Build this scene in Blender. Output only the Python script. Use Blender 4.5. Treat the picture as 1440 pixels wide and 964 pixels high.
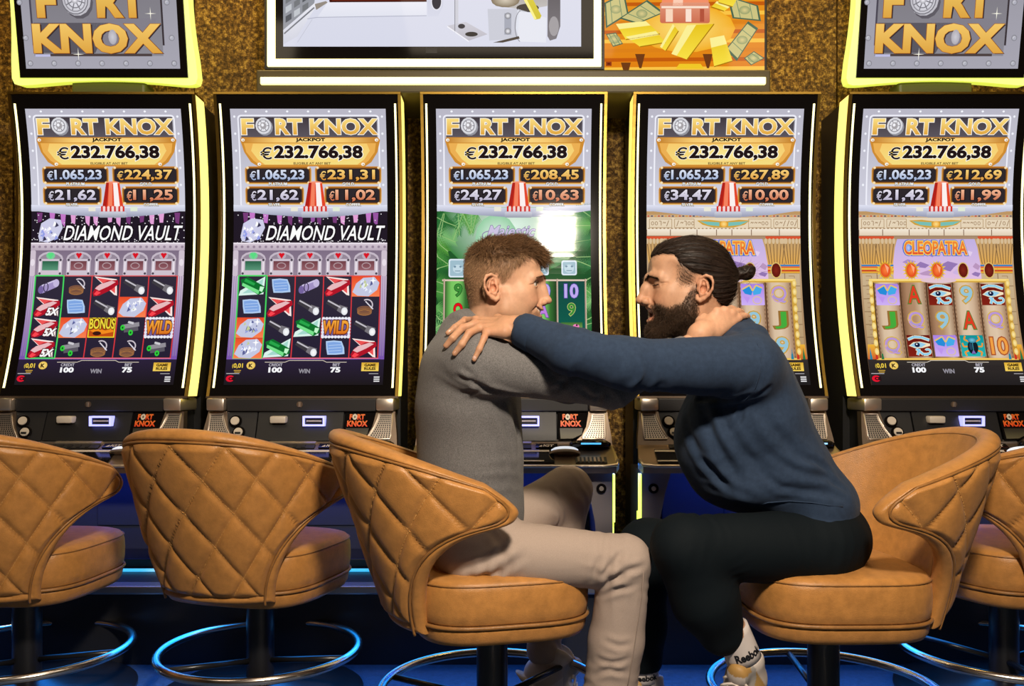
import bpy, bmesh, math, random
import numpy as np
from mathutils import Vector, Matrix, Quaternion
from mathutils.bvhtree import BVHTree
from mathutils.geometry import tessellate_polygon

scene = bpy.context.scene
for _o in list(bpy.data.objects):
    bpy.data.objects.remove(_o)
C = scene.collection

# ------------------------------------------------------------------ camera
CAMH, F, HZ = 0.87, 1190.0, 539.0          # camera height, focal length and horizon row in 1440x964 pixels
cam_d = bpy.data.cameras.new('camera')
cam = bpy.data.objects.new('camera', cam_d); C.objects.link(cam)
cam.location = (0, 0, CAMH); cam.rotation_euler = (math.pi/2, 0, 0)
cam_d.sensor_width = 36.0; cam_d.lens = F/1440*36.0
cam_d.shift_y = (HZ-482)/1440.0
cam_d.clip_start = 0.05
scene.camera = cam

# ------------------------------------------------------------------ world and lights
world = bpy.data.worlds.new('world'); scene.world = world
world.use_nodes = True
world.node_tree.nodes['Background'].inputs[0].default_value = (0.9, 0.62, 0.40, 1)
world.node_tree.nodes['Background'].inputs[1].default_value = 0.035

def area(name, loc, target, power, color, sx, sy=None, spread=180):
    d = bpy.data.lights.new(name, 'AREA'); d.energy = power; d.color = color
    d.shape = 'RECTANGLE'; d.size = sx; d.size_y = sy or sx; d.spread = math.radians(spread)
    o = bpy.data.objects.new(name, d); C.objects.link(o); o.location = loc
    o.rotation_euler = (Vector(target)-Vector(loc)).to_track_quat('-Z', 'Y').to_euler()
    return o
# the lamp beside the camera (its reflection is the bright patch on the jungle screen) and weak fill lamps added overhead, all out of frame
area('key_lamp', (0.33, 0.10, 2.17), (0.05, 2.1, 0.95), 82, (1.0, 0.85, 0.68), 0.23, 0.22)
area('fill_lamp_centre', (0.0, 1.5, 2.9), (0.0, 2.0, 0.9), 7, (1.0, 0.82, 0.60), 1.2, 0.6)
area('fill_lamp_left', (-1.7, 1.2, 2.9), (-1.2, 2.3, 0.8), 5, (1.0, 0.82, 0.60), 0.8, 0.6)
area('fill_lamp_right', (1.7, 1.2, 2.9), (1.2, 2.3, 0.8), 6, (1.0, 0.82, 0.60), 0.8, 0.6)
for _i, _x in enumerate((-2.0, -1.1, 0.95, 1.9)):
    area('wall_fill_lamp', (_x, 2.85, 2.75), (_x, 3.45, 1.6), 4.5, (1.0, 0.66, 0.22), 0.25, 0.2)  # unseen lamps added to give the back wall a golden wash

scene.view_settings.view_transform = 'Standard'
scene.view_settings.look = 'None'
scene.view_settings.exposure = 0.0
scene.view_settings.gamma = 1.0
scene.view_settings.use_curve_mapping = False
# ------------------------------------------------------------------ helpers
PI = math.pi
def lin(r, g, b):
    def f(c):
        c = c/255.0
        return c/12.92 if c <= 0.04045 else ((c+0.055)/1.055)**2.4
    return (f(r), f(g), f(b))
def P(px, py, d):
    "photo pixel and distance in front of the camera -> world point"
    return Vector(((px-720.0)*d/F, d, CAMH-(py-HZ)*d/F))

def mat(name, base=(0.5,0.5,0.5), rough=0.5, metal=0.0, spec=0.5, emit=None, estr=0.0, attr=None,
        bump=None, vary=None, coat=0.0, sss=0.0, sheen=0.0, aniso=None):
    m = bpy.data.materials.new(name); m.use_nodes = True
    nt = m.node_tree; p = nt.nodes['Principled BSDF']
    p.inputs['Base Color'].default_value = (*base, 1); p.inputs['Roughness'].default_value = rough
    p.inputs['Metallic'].default_value = metal; p.inputs['Specular IOR Level'].default_value = spec
    p.inputs['Coat Weight'].default_value = coat; p.inputs['Coat Roughness'].default_value = 0.08
    p.inputs['Sheen Weight'].default_value = sheen
    if sss:
        p.inputs['Subsurface Weight'].default_value = sss
        p.inputs['Subsurface Radius'].default_value = (0.012, 0.005, 0.003)
        p.inputs['Subsurface Scale'].default_value = 0.6
    if emit:
        p.inputs['Emission Color'].default_value = (*emit, 1); p.inputs['Emission Strength'].default_value = estr
    tc = nt.nodes.new('ShaderNodeTexCoord')
    colsock = None
    if attr:
        a = nt.nodes.new('ShaderNodeAttribute'); a.attribute_name = attr; colsock = a.outputs['Color']
    if vary:                                        # (scale, darker factor, brighter factor[, stretch])
        n = nt.nodes.new('ShaderNodeTexNoise'); n.inputs['Scale'].default_value = vary[0]
        n.inputs['Detail'].default_value = 5; n.inputs['Roughness'].default_value = 0.65
        mp = nt.nodes.new('ShaderNodeMapping')
        if len(vary) > 3: mp.inputs['Scale'].default_value = vary[3]
        nt.links.new(tc.outputs['Object'], mp.inputs[0]); nt.links.new(mp.outputs[0], n.inputs['Vector'])
        r = nt.nodes.new('ShaderNodeMapRange'); r.inputs[1].default_value = 0.3; r.inputs[2].default_value = 0.7
        r.inputs[3].default_value = vary[1]; r.inputs[4].default_value = vary[2]
        nt.links.new(n.outputs['Fac'], r.inputs[0])
        mx = nt.nodes.new('ShaderNodeMix'); mx.data_type = 'RGBA'; mx.blend_type = 'MULTIPLY'
        mx.inputs[0].default_value = 1.0
        if colsock: nt.links.new(colsock, mx.inputs[6])
        else: mx.inputs[6].default_value = (*base, 1)
        nt.links.new(r.outputs[0], mx.inputs[7]); colsock = mx.outputs[2]
    if colsock:
        nt.links.new(colsock, p.inputs['Base Color'])
    if bump:                                        # (scale, strength, distance[, stretch])
        n = nt.nodes.new('ShaderNodeTexNoise'); n.inputs['Scale'].default_value = bump[0]
        n.inputs['Detail'].default_value = 3
        mp = nt.nodes.new('ShaderNodeMapping')
        if len(bump) > 3: mp.inputs['Scale'].default_value = bump[3]
        nt.links.new(tc.outputs['Object'], mp.inputs[0]); nt.links.new(mp.outputs[0], n.inputs['Vector'])
        b = nt.nodes.new('ShaderNodeBump'); b.inputs['Strength'].default_value = bump[1]; b.inputs['Distance'].default_value = bump[2]
        nt.links.new(n.outputs['Fac'], b.inputs['Height']); nt.links.new(b.outputs[0], p.inputs['Normal'])
    return m

def emat(name, color, strength):
    "a lit lamp diffuser: glows, with a smooth plastic face"
    return mat(name, base=(0.6,0.6,0.55), rough=0.3, emit=color, estr=strength)

class MB:
    "collects shapes into one mesh"
    def __init__(self): self.v = []; self.f = []
    def add(self, vs, fs):
        n = len(self.v); self.v += [tuple(p) for p in vs]; self.f += [tuple(i+n for i in f) for f in fs]; return self
    def box(self, x0, x1, y0, y1, z0, z1, bev=0.0):
        if bev <= 0:
            return self.add([(x0,y0,z0),(x1,y0,z0),(x1,y1,z0),(x0,y1,z0),(x0,y0,z1),(x1,y0,z1),(x1,y1,z1),(x0,y1,z1)],
                            [(0,3,2,1),(4,5,6,7),(0,1,5,4),(1,2,6,5),(2,3,7,6),(3,0,4,7)])
        bm = bmesh.new(); bmesh.ops.create_cube(bm, size=1)
        for v in bm.verts:
            v.co = Vector(((x0+x1)/2+v.co.x*(x1-x0), (y0+y1)/2+v.co.y*(y1-y0), (z0+z1)/2+v.co.z*(z1-z0)))
        bmesh.ops.bevel(bm, geom=list(bm.edges), offset=bev, segments=2, profile=0.5, affect='EDGES')
        return self.addbm(bm)
    def addbm(self, bm):
        bm.verts.index_update(); n = len(self.v)
        self.v += [tuple(v.co) for v in bm.verts]; self.f += [tuple(v.index+n for v in f.verts) for f in bm.faces]
        bm.free(); return self
    def tube(self, pts, r, n=8, closed=False, caps=True):
        pts = [Vector(p) for p in pts]; m = len(pts)
        rs = r if isinstance(r, (list, tuple)) else [r]*m
        up = Vector((0.123, 0.31, 1)).normalized(); vs = []; fs = []; prev = None
        for i, p in enumerate(pts):
            if closed: t = pts[(i+1) % m]-pts[i-1]
            else: t = pts[min(i+1, m-1)]-pts[max(i-1, 0)]
            t.normalize()
            if prev is None: a = t.cross(up); a = a if a.length > 1e-4 else t.cross(Vector((1,0,0)))
            else: a = prev-t*prev.dot(t)
            a.normalize(); prev = a; b = t.cross(a)
            for k in range(n):
                an = 2*PI*k/n; vs.append(p+(a*math.cos(an)+b*math.sin(an))*rs[i])
        for i in range(m if closed else m-1):
            j = (i+1) % m
            for k in range(n):
                fs.append((i*n+k, i*n+(k+1) % n, j*n+(k+1) % n, j*n+k))
        if caps and not closed:
            fs.append(tuple(range(n-1, -1, -1))); fs.append(tuple((m-1)*n+k for k in range(n)))
        return self.add(vs, fs)
    def lathe(self, prof, n=32, c=(0,0,0), sx=1, sy=1):
        vs = []; fs = []
        for r, z in prof:
            for k in range(n):
                a = 2*PI*k/n; vs.append((c[0]+r*sx*math.cos(a), c[1]+r*sy*math.sin(a), c[2]+z))
        for i in range(len(prof)-1):
            for k in range(n):
                fs.append((i*n+k, i*n+(k+1) % n, (i+1)*n+(k+1) % n, (i+1)*n+k))
        fs.append(tuple(range(n-1, -1, -1))); fs.append(tuple((len(prof)-1)*n+k for k in range(n)))
        return self.add(vs, fs)
    def prism(self, pts, fn, t0, t1):
        "extrude a 2D outline; fn(a, b, t) -> point"
        n = len(pts)
        vs = [fn(a, b, t0) for a, b in pts]+[fn(a, b, t1) for a, b in pts]
        fs = [tuple(range(n-1, -1, -1)), tuple(range(n, 2*n))]
        fs += [(i, (i+1) % n, (i+1) % n+n, i+n) for i in range(n)]
        return self.add(vs, fs)
    def build(self, name, material, parent=None, smooth=False, auto=None, **kw):
        me = bpy.data.meshes.new(name); me.from_pydata(self.v, [], self.f)
        bm = bmesh.new(); bm.from_mesh(me); bmesh.ops.recalc_face_normals(bm, faces=bm.faces); bm.to_mesh(me); bm.free()
        return link(name, me, material, parent, smooth, auto, **kw)

def link(name, me, material, parent=None, smooth=False, auto=None, **kw):
    if material: me.materials.append(material)
    if smooth: me.polygons.foreach_set('use_smooth', [True]*len(me.polygons))
    if auto:
        me.polygons.foreach_set('use_smooth', [True]*len(me.polygons))
        me.set_sharp_from_angle(angle=math.radians(auto))
    me.update()
    o = bpy.data.objects.new(name, me); C.objects.link(o)
    if parent: o.parent = parent
    for k, v in kw.items(): o[k] = v
    return o

def empty(name, loc, rz=0.0):
    o = bpy.data.objects.new(name, None); C.objects.link(o); o.location = loc; o.rotation_euler = (0, 0, rz)
    o.empty_display_size = 0.1
    return o
def tag(o, label, cat, group=None):
    o['label'] = label; o['category'] = cat
    if group: o['group'] = group
    return o
def structure(o, label=None):
    o['kind'] = 'structure'
    if label: o['label'] = label
    return o
def copy_tree(o, parent=None, skip=()):
    c = o.copy(); C.objects.link(c); c.parent = parent
    for ch in list(o.children):
        if ch.name.split('.')[0] not in skip: copy_tree(ch, c, skip)
    return c
def set_color_attr(me, cols):
    a = me.color_attributes.new('Col', 'FLOAT_COLOR', 'POINT')
    arr = np.ones((len(me.vertices), 4), dtype=np.float32); arr[:, :3] = cols
    a.data.foreach_set('color', arr.ravel())

# ---- text as flat outlines (built-in font)
_tc = {}
def text_mesh(s, bold=0.0, shear=0.0, space=1.0):
    key = (s, bold, shear, space)
    if key in _tc: return _tc[key]
    cu = bpy.data.curves.new('t', 'FONT'); cu.body = s; cu.offset = bold; cu.shear = shear; cu.resolution_u = 3
    cu.space_character = space; cu.fill_mode = 'BOTH'
    ob = bpy.data.objects.new('t', cu); C.objects.link(ob)
    dg = bpy.context.evaluated_depsgraph_get()
    me = bpy.data.meshes.new_from_object(ob.evaluated_get(dg))
    v = np.array([(q.co.x, q.co.y) for q in me.vertices], dtype=float).reshape(-1, 2)
    f = [tuple(p.vertices) for p in me.polygons]
    bpy.data.objects.remove(ob); bpy.data.meshes.remove(me); bpy.data.curves.remove(cu)
    _tc[key] = (v, f); return _tc[key]

class Art:
    "flat print: coloured outlines on layers; x right, y DOWN"
    def __init__(self): self.v = []; self.c = []; self.f = []
    def _add(self, pts, cols, faces, layer):
        n = len(self.v)
        self.v += [(float(p[0]), float(p[1]), layer) for p in pts]
        self.c += list(cols); self.f += [tuple(i+n for i in f) for f in faces]
    def poly(self, pts, c, layer, c2=None):
        c = lin(*c); n = len(pts)
        if c2 is not None:
            c2 = lin(*c2); ys = [p[1] for p in pts]; y0, y1 = min(ys), max(ys)+1e-6
            cols = [tuple(a+(b-a)*(p[1]-y0)/(y1-y0) for a, b in zip(c, c2)) for p in pts]
        else: cols = [c]*n
        tr = tessellate_polygon([[Vector((p[0], p[1], 0)) for p in pts]])
        self._add(pts, cols, tr, layer)
    def rect(self, x0, y0, x1, y1, c, layer, c2=None):
        self.poly([(x0,y0),(x1,y0),(x1,y1),(x0,y1)], c, layer, c2)
    def hgrad(self, x0, y0, x1, y1, cs, layer):
        "horizontal gradient through a list of colours"
        n = len(cs); pts = []; cols = []; fs = []
        for i, c in enumerate(cs):
            x = x0+(x1-x0)*i/(n-1); pts += [(x,y0),(x,y1)]; cols += [lin(*c)]*2
            if i: fs.append((2*i-2, 2*i, 2*i+1, 2*i-1))
        self._add(pts, cols, fs, layer)
    def rrect(self, x0, y0, x1, y1, r, c, layer, c2=None):
        pts = []
        for cx, cy, a0 in ((x1-r,y0+r,-90),(x1-r,y1-r,0),(x0+r,y1-r,90),(x0+r,y0+r,180)):
            for k in range(4):
                a = math.radians(a0+30*k); pts.append((cx+r*math.cos(a), cy+r*math.sin(a)))
        self.poly(pts, c, layer, c2)
    def ell(self, cx, cy, rx, ry, c, layer, cc=None, n=14, rot=0):
        ca, sa = math.cos(rot), math.sin(rot); pts = [(cx,cy)]
        for k in range(n):
            a = 2*PI*k/n; x, y = rx*math.cos(a), ry*math.sin(a); pts.append((cx+x*ca-y*sa, cy+x*sa+y*ca))
        self._add(pts, [lin(*(cc or c))]+[lin(*c)]*n, [(0, 1+k, 1+(k+1) % n) for k in range(n)], layer)
    def ring(self, cx, cy, rx, ry, w, c, layer, n=18, a0=0, a1=2*PI):
        pts = []; fs = []
        for k in range(n+1):
            a = a0+(a1-a0)*k/n; ca, sa = math.cos(a), math.sin(a)
            pts += [(cx+(rx+w/2)*ca, cy+(ry+w/2)*sa), (cx+(rx-w/2)*ca, cy+(ry-w/2)*sa)]
            if k: fs.append((2*k-2, 2*k, 2*k+1, 2*k-1))
        self._add(pts, [lin(*c)]*len(pts), fs, layer)
    def line(self, pts, w, c, layer, w1=None):
        n = len(pts)
        for i in range(n-1):
            (x0,y0),(x1,y1) = pts[i], pts[i+1]; L = math.hypot(x1-x0, y1-y0)+1e-9
            wa = w if w1 is None else w+(w1-w)*i/(n-1); wb = w if w1 is None else w+(w1-w)*(i+1)/(n-1)
            nx, ny = -(y1-y0)/L/2, (x1-x0)/L/2
            self._add([(x0+nx*wa,y0+ny*wa),(x1+nx*wb,y1+ny*wb),(x1-nx*wb,y1-ny*wb),(x0-nx*wa,y0-ny*wa)], [lin(*c)]*4, [(0,1,2,3)], layer)
    def text(self, s, x0, y0, x1, y1, c, layer, c2=None, bold=0.02, shear=0.0, out=None, ob=0.05, shadow=None, space=1.0):
        if len(s) > 1 and s[0] == '€':
            w = x1-x0; kw = dict(c2=c2, shear=shear, out=out, shadow=shadow, space=space)
            self.text('€', x0, y0+(y1-y0)*0.13, x0+w*0.115, y1-(y1-y0)*0.08, c, layer, bold=bold*0.25, ob=min(ob,0.022), **kw)
            self.text(s[1:], x0+w*0.135, y0, x1, y1, c, layer, bold=bold, ob=ob, **kw); return
        v, f = text_mesh(s, bold, shear, space)
        mn, mx = v.min(0), v.max(0)
        def put(v, col, col2, lay, dx=0, dy=0):
            q = np.empty_like(v)
            q[:,0] = x0+(v[:,0]-mn[0])/(mx[0]-mn[0])*(x1-x0)+dx; q[:,1] = y1-(v[:,1]-mn[1])/(mx[1]-mn[1])*(y1-y0)+dy
            a = np.array(lin(*col)); b = np.array(lin(*(col2 or col)))
            t = np.clip((q[:,1]-y0)/(y1-y0+1e-9), 0, 1)[:,None]
            return q, a+(b-a)*t
        if shadow:
            q, cc = put(v, shadow[0], None, layer-2, shadow[1], shadow[2]); self._add(q, [tuple(k) for k in cc], f, layer-2)
        if out:
            vo, fo = text_mesh(s, bold+ob, shear, space)
            q, cc = put(vo, out, None, layer-1); self._add(q, [tuple(k) for k in cc], fo, layer-1)
        q, cc = put(v, c, c2, layer); self._add(q, [tuple(k) for k in cc], f, layer)
    def build(self, name, fn, cuts, material, parent=None, **kw):
        "fn(x, y, layer) -> local point; cuts = rows where long pieces are split so that they follow a curved face"
        me = bpy.data.meshes.new(name); me.from_pydata(self.v, [], self.f); set_color_attr(me, np.array(self.c))
        if len(cuts):
            bm = bmesh.new(); bm.from_mesh(me)
            for y in cuts:
                bmesh.ops.bisect_plane(bm, geom=bm.verts[:]+bm.edges[:]+bm.faces[:], dist=1e-5, plane_co=(0, y, 0), plane_no=(0, 1, 0))
            bm.to_mesh(me); bm.free()
        for v in me.vertices: v.co = fn(v.co.x, v.co.y, v.co.z)
        return link(name, me, material, parent, **kw)
# ------------------------------------------------------------------ materials
M = {}
M['screen'] = None
def screen_mat(name, strength):
    m = mat(name, base=(0.0,0.0,0.0), rough=0.06, spec=0.16)
    nt = m.node_tree; p = nt.nodes['Principled BSDF']
    a = nt.nodes.new('ShaderNodeAttribute'); a.attribute_name = 'Col'
    nt.links.new(a.outputs['Color'], p.inputs['Emission Color']); p.inputs['Emission Strength'].default_value = strength
    return m
M['screen'] = screen_mat('lit_screen', 1.0)
M['print'] = mat('print', attr='Col', rough=0.45)
M['bezel'] = mat('black_glass', (0.006,0.005,0.005), 0.08, spec=0.28)
M['black'] = mat('black_plastic', (0.012,0.012,0.013), 0.42, bump=(900,0.15,0.0006))
M['charcoal'] = mat('charcoal_panel', (0.014,0.014,0.016), 0.5, bump=(1200,0.2,0.0005))
M['bronze'] = mat('bronze_metal', (0.27,0.205,0.155), 0.36, metal=0.85, bump=(700,0.1,0.0004))
M['silver'] = mat('champagne_metal', (0.66,0.58,0.50), 0.33, metal=0.85)
M['gold'] = mat('gold_trim', (0.50,0.31,0.06), 0.3, metal=1.0)
M['led_white'] = emat('warm_white_led', (1.0,0.87,0.36), 2.2)
M['led_yellow'] = emat('yellow_led', (1.0,0.80,0.14), 1.25)
M['led_lime'] = emat('lime_led', (0.75,1.0,0.08), 1.7)
M['led_cyan'] = emat('cyan_led', (0.02,0.5,1.0), 1.1)
M['led_violet'] = emat('violet_led', (0.22,0.25,1.0), 1.8)
M['button'] = emat('lit_white_button', (0.75,0.85,1.0), 0.75)
M['cream'] = mat('cream_plastic', (0.62,0.56,0.48), 0.4)
M['door_blue'] = mat('dark_cabinet_door', (0.03,0.035,0.06), 0.35)
M['chrome'] = mat('chrome', (0.72,0.66,0.60), 0.2, metal=1.0)
M['pole'] = mat('black_pole', (0.012,0.012,0.014), 0.3)
def wall_gold():
    m = mat('gold_flake_wall', (0.2,0.11,0.02), 0.45, metal=0.35)
    nt = m.node_tree; p = nt.nodes['Principled BSDF']
    tc = nt.nodes.new('ShaderNodeTexCoord')
    n = nt.nodes.new('ShaderNodeTexNoise'); n.inputs['Scale'].default_value = 75; n.inputs['Detail'].default_value = 6; n.inputs['Roughness'].default_value = 0.7
    n2 = nt.nodes.new('ShaderNodeTexNoise'); n2.inputs['Scale'].default_value = 5; n2.inputs['Detail'].default_value = 3
    nt.links.new(tc.outputs['Object'], n.inputs['Vector']); nt.links.new(tc.outputs['Object'], n2.inputs['Vector'])
    r = nt.nodes.new('ShaderNodeValToRGB')
    e = r.color_ramp.elements
    e[0].position = 0.40; e[0].color = (0.05,0.022,0.004,1); e[1].position = 0.68; e[1].color = (0.85,0.55,0.13,1)
    k = e.new(0.52); k.color = (0.24,0.12,0.02,1)
    nt.links.new(n.outputs['Fac'], r.inputs[0])
    mx = nt.nodes.new('ShaderNodeMix'); mx.data_type = 'RGBA'; mx.blend_type = 'MULTIPLY'; mx.inputs[0].default_value = 0.6
    nt.links.new(r.outputs[0], mx.inputs[6]); nt.links.new(n2.outputs['Fac'], mx.inputs[7])
    nt.links.new(mx.outputs[2], p.inputs['Base Color'])
    b = nt.nodes.new('ShaderNodeBump'); b.inputs['Strength'].default_value = 0.8; b.inputs['Distance'].default_value = 0.01
    nt.links.new(n.outputs['Fac'], b.inputs['Height']); nt.links.new(b.outputs[0], p.inputs['Normal'])
    return m
M['wall'] = wall_gold()
M['wall_plain'] = mat('brown_wall', (0.10,0.055,0.02), 0.7)
M['floor'] = mat('dark_carpet', (0.035,0.075,0.15), 0.5, bump=(350,0.5,0.003), vary=(60,0.7,1.25))
M['ceiling'] = mat('dark_ceiling', (0.03,0.022,0.016), 0.8)
M['plinth'] = mat('black_plinth', (0.012,0.013,0.016), 0.45)
M['plinth_nose'] = mat('grey_metal_edge', (0.35,0.36,0.38), 0.4, metal=0.8)

# ------------------------------------------------------------------ room shell
WX0, WX1, WY = -3.2, 3.2, 3.46
structure(MB().box(WX0, WX1, -1.6, 3.6, -0.06, 0.0).build('floor', M['floor']))
structure(MB().box(WX0, WX1, -1.6, 3.6, 3.0, 3.06).build('ceiling', M['ceiling']))
structure(MB().box(WX0-0.06, WX0, -1.6, 3.6, 0, 3.0).build('wall_left', M['wall_plain']))
structure(MB().box(WX1, WX1+0.06, -1.6, 3.6, 0, 3.0).build('wall_right', M['wall_plain']))
wall = structure(MB().box(WX0, WX1, WY+0.02, WY+0.1, 0, 3.0).build('wall_back', M['wall_plain']))
# gold flake panels fixed to the back wall, each with its own edges and a narrow joint
edges = [-3.2, -2.62, -2.04, -1.30, -0.6, 0.1, 0.72, 1.03, 1.33, 1.72, 2.4, 3.2]
for i in range(len(edges)-1):
    MB().box(edges[i]+0.003, edges[i+1]-0.003, WY+(0.0 if i % 2 else 0.004), WY+0.02, 0.02, 2.98, 0.002).build('wall_panel', M['wall'], wall)
pl = structure(MB().box(-2.7, 2.7, 2.62, 3.44, 0.0, 0.225).build('trim_plinth', M['plinth']), 'black plinth under the row of slot machines')
MB().box(-2.7, 2.7, 2.595, 2.66, 0.222, 0.248, 0.006).build('edge_strip', M['plinth_nose'], pl)
MB().box(-2.7, 2.7, 2.66, 3.44, 0.222, 0.246).build('top_plate', M['plinth'], pl)
for i in range(5):
    xx = (-1.46, -0.74, 0.0, 0.77, 1.55)[i]
    MB().box(xx-0.3, xx+0.3, 2.80, 2.815, 0.248, 0.255).build('led_strip', M['led_cyan'], pl)
for _x in (-1.10, -0.37, 0.385, 1.16):
    area('plinth_blue_lamp', (_x, 2.86, 0.60), (_x, 2.80, 0.0), 1.5, (0.02,0.22,1.0), 0.5, 0.06)
area('floor_blue_lamp', (0, 2.50, 0.215), (0, 2.40, 0.0), 8, (0.01,0.28,1.0), 4.8, 0.16, 130)
# ------------------------------------------------------------------ slot machines
MD, MZ = 3.10, 0.246                      # depth of a machine's origin, height of its base
ZB, ZT = 0.825, 1.911                     # curved display, bottom and top
def dprof(z):
    t = (z-ZB)/(ZT-ZB); return 2.98+0.41*t-0.34*t*t
def L(x, d, z): return (x, d-MD, z-MZ)
def row_z(Y):
    "height on the curved display that the photo shows at row Y"
    z = 1.4
    for _ in range(12): z = CAMH-(Y-HZ)*dprof(z)/F
    return z
def curved(x0, x1, z0, z1, front, back, n=28):
    "a sheet that follows the display curve; front/back = distances behind the curve"
    mb = MB(); vs = []; fs = []
    for i in range(n+1):
        z = z0+(z1-z0)*i/n; d = dprof(z)
        vs += [L(x0,d+front,z), L(x1,d+front,z), L(x1,d+back,z), L(x0,d+back,z)]
        if i:
            a = 4*i-4; b = 4*i
            fs += [(a+k, a+(k+1) % 4, b+(k+1) % 4, b+k) for k in range(4)]
    fs += [(3,2,1,0), (4*n, 4*n+1, 4*n+2, 4*n+3)]
    return mb.add(vs, fs)

def console_side(z):                       # half width of the console's outer flank and its front depth
    return 0.328+0.022*max(0, min(1, (0.775-z)/0.16))

def make_machine():
    r = empty('slot_machine', (0, MD, MZ))
    HW = 0.328
    # cabinet behind the display, lower column block
    pr = [(dprof(z)+0.09, z) for z in np.linspace(ZB, ZT, 14)]+[(3.36, ZT), (3.36, 0.25), (3.14, 0.25), (3.14, ZB)]
    MB().prism(pr, lambda a, b, t: L(t, a, b), -0.325, 0.325).build('cabinet', M['black'], r)
    disp = curved(-HW, HW, ZB, ZT, 0.0, 0.088).build('display', M['bezel'], r, auto=40)
    for s in (-1, 1):
        a, b = sorted((s*0.3290, s*0.3375))
        curved(a, b, ZB, ZT, 0.004, 0.088).build('side_light', M['led_yellow'], r)
        a, b = sorted((s*0.327, s*0.3375))
        curved(a, b, ZB-0.004, ZT+0.006, -0.004, 0.004).build('edge_trim', M['gold'], r)
        a, b = sorted((s*0.3130, s*0.3195))
        curved(a, b, 0.855, 1.880, -0.003, 0.001).build('light_strip', M['led_white'], disp)
    MB().box(-0.3375, 0.3375, dprof(ZT)-MD-0.006, dprof(ZT)-MD+0.09, ZT-MZ, ZT-MZ+0.008).build('top_trim', M['gold'], r)
    MB().box(-0.3375, 0.3375, dprof(ZB)-MD-0.006, dprof(ZB)-MD+0.06, ZB-MZ-0.006, ZB-MZ+0.001).build('bottom_trim', M['bronze'], r)
    # bar below the display
    bar = MB().box(-0.262, 0.262, 2.965-MD, 3.14-MD, 0.772-MZ, 0.818-MZ, 0.004).build('lock_bar', M['charcoal'], r)
    lk = MB()
    lk.tube([L(-0.005,2.963,0.797), L(-0.005,2.968,0.797)], 0.011, 14)
    lk.build('lock', M['bronze'], bar)
    MB().box(-0.008, -0.002, 2.958-MD, 2.966-MD, 0.789-MZ, 0.805-MZ).build('key_slot', M['silver'], bar)
    for s in (-1, 1):
        a, b = sorted((s*0.264, s*0.327))
        MB().box(a, b, 2.945-MD, 3.10-MD, 0.775-MZ, 0.819-MZ, 0.007).build('end_cap', M['silver'], r, auto=35)
    # sloping face panel between the speakers
    zf0, zf1, df0, df1 = 0.672, 0.770, 2.935, 2.975
    def face(x, z, off=0.0):
        t = (z-zf0)/(zf1-zf0); return L(x, df0+(df1-df0)*t-off, z)
    def panel(x0, x1, z0, z1, off, thick=0.01):
        mb = MB()
        vs = [face(x0,z0,off),face(x1,z0,off),face(x1,z1,off),face(x0,z1,off)]
        vs += [(v[0],v[1]+thick,v[2]) for v in vs]
        return mb.add(vs, [(0,1,2,3),(7,6,5,4),(0,4,5,1),(1,5,6,2),(2,6,7,3),(3,7,4,0)])
    MB().box(-0.30, 0.30, 2.99-MD, 3.14-MD, 0.60-MZ, 0.772-MZ).build('console_back', M['black'], r)
    fp = panel(-0.262, -0.155, zf0, zf1, 0.0).build('button_panel', M['charcoal'], r)
    cp = panel(-0.150, 0.148, zf0, zf1, 0.002).build('center_panel', M['black'], r)
    # speaker grilles: metal wings with rows of slots
    for s in (-1, 1):
        wing = [(0.262,0.772),(0.327,0.772),(0.338,0.69),(0.342,0.645),(0.20,0.655),(0.215,0.672),(0.236,0.69),(0.252,0.72)]
        w = MB().prism([(s*a, b) for a, b in wing], lambda a, b, t: face(a, b, t), 0.004, -0.03).build('speaker_wing', M['bronze'], r, auto=30)
        gr = [(0.272,0.764),(0.320,0.764),(0.318,0.69),(0.315,0.678),(0.238,0.678),(0.236,0.684),(0.256,0.715),(0.268,0.745)]
        fr = MB()
        loop = [face(s*a, b, 0.007) for a, b in gr]
        fr.tube(loop, 0.0028, 6, closed=True).build('grille_rim', M['silver'], w, smooth=True)
        MB().prism([(s*a, b) for a, b in gr], lambda a, b, t: face(a, b, t), 0.0055, 0.001).build('grille_plate', M['silver'], w)
        hl = MB()
        for j in range(12):
            z = 0.757-j*0.0066
            xa = np.interp(-z, [-0.764,-0.745,-0.715,-0.684], [0.277,0.274,0.262,0.243])
            k = 0
            for x in np.linspace(xa+0.004, 0.312, 7 if j < 8 else 8):
                p = [face(s*(x-0.0021), z-0.0023, 0.0058), face(s*(x+0.0021), z-0.0023, 0.0058), face(s*(x+0.0021), z+0.0023, 0.0058), face(s*(x-0.0021), z+0.0023, 0.0058)]
                q = [(v[0], v[1]+0.004, v[2]) for v in p]
                hl.add(p+q, [(0,1,2,3),(0,4,5,1),(1,5,6,2),(2,6,7,3),(3,7,4,0)])
        hl.build('speaker_holes', M['black'], w, kind='stuff')
    # round buttons on the left
    for (x, z) in ((-0.228,0.738),(-0.212,0.700)):
        c = face(x, z, 0.004); n = Vector((0,-1,0.4)).normalized()
        ho = MB().tube([Vector(c), Vector(c)+n*0.006], [0.023,0.020], 20).build('button_collar', M['bezel'], r, auto=35)
        bt = MB().tube([Vector(c)+n*0.004, Vector(c)+n*0.009], [0.0165,0.0145], 20).build('button', M['cream'], ho, auto=35)
        if z < 0.72:
            MB().add([Vector(face(x-0.010,z-0.004,0.016)),Vector(face(x+0.010,z-0.004,0.016)),Vector(face(x+0.010,z+0.003,0.016)),Vector(face(x-0.010,z+0.003,0.016))],[(0,1,2,3)]).build('button_mark', M['black'], bt)
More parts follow.
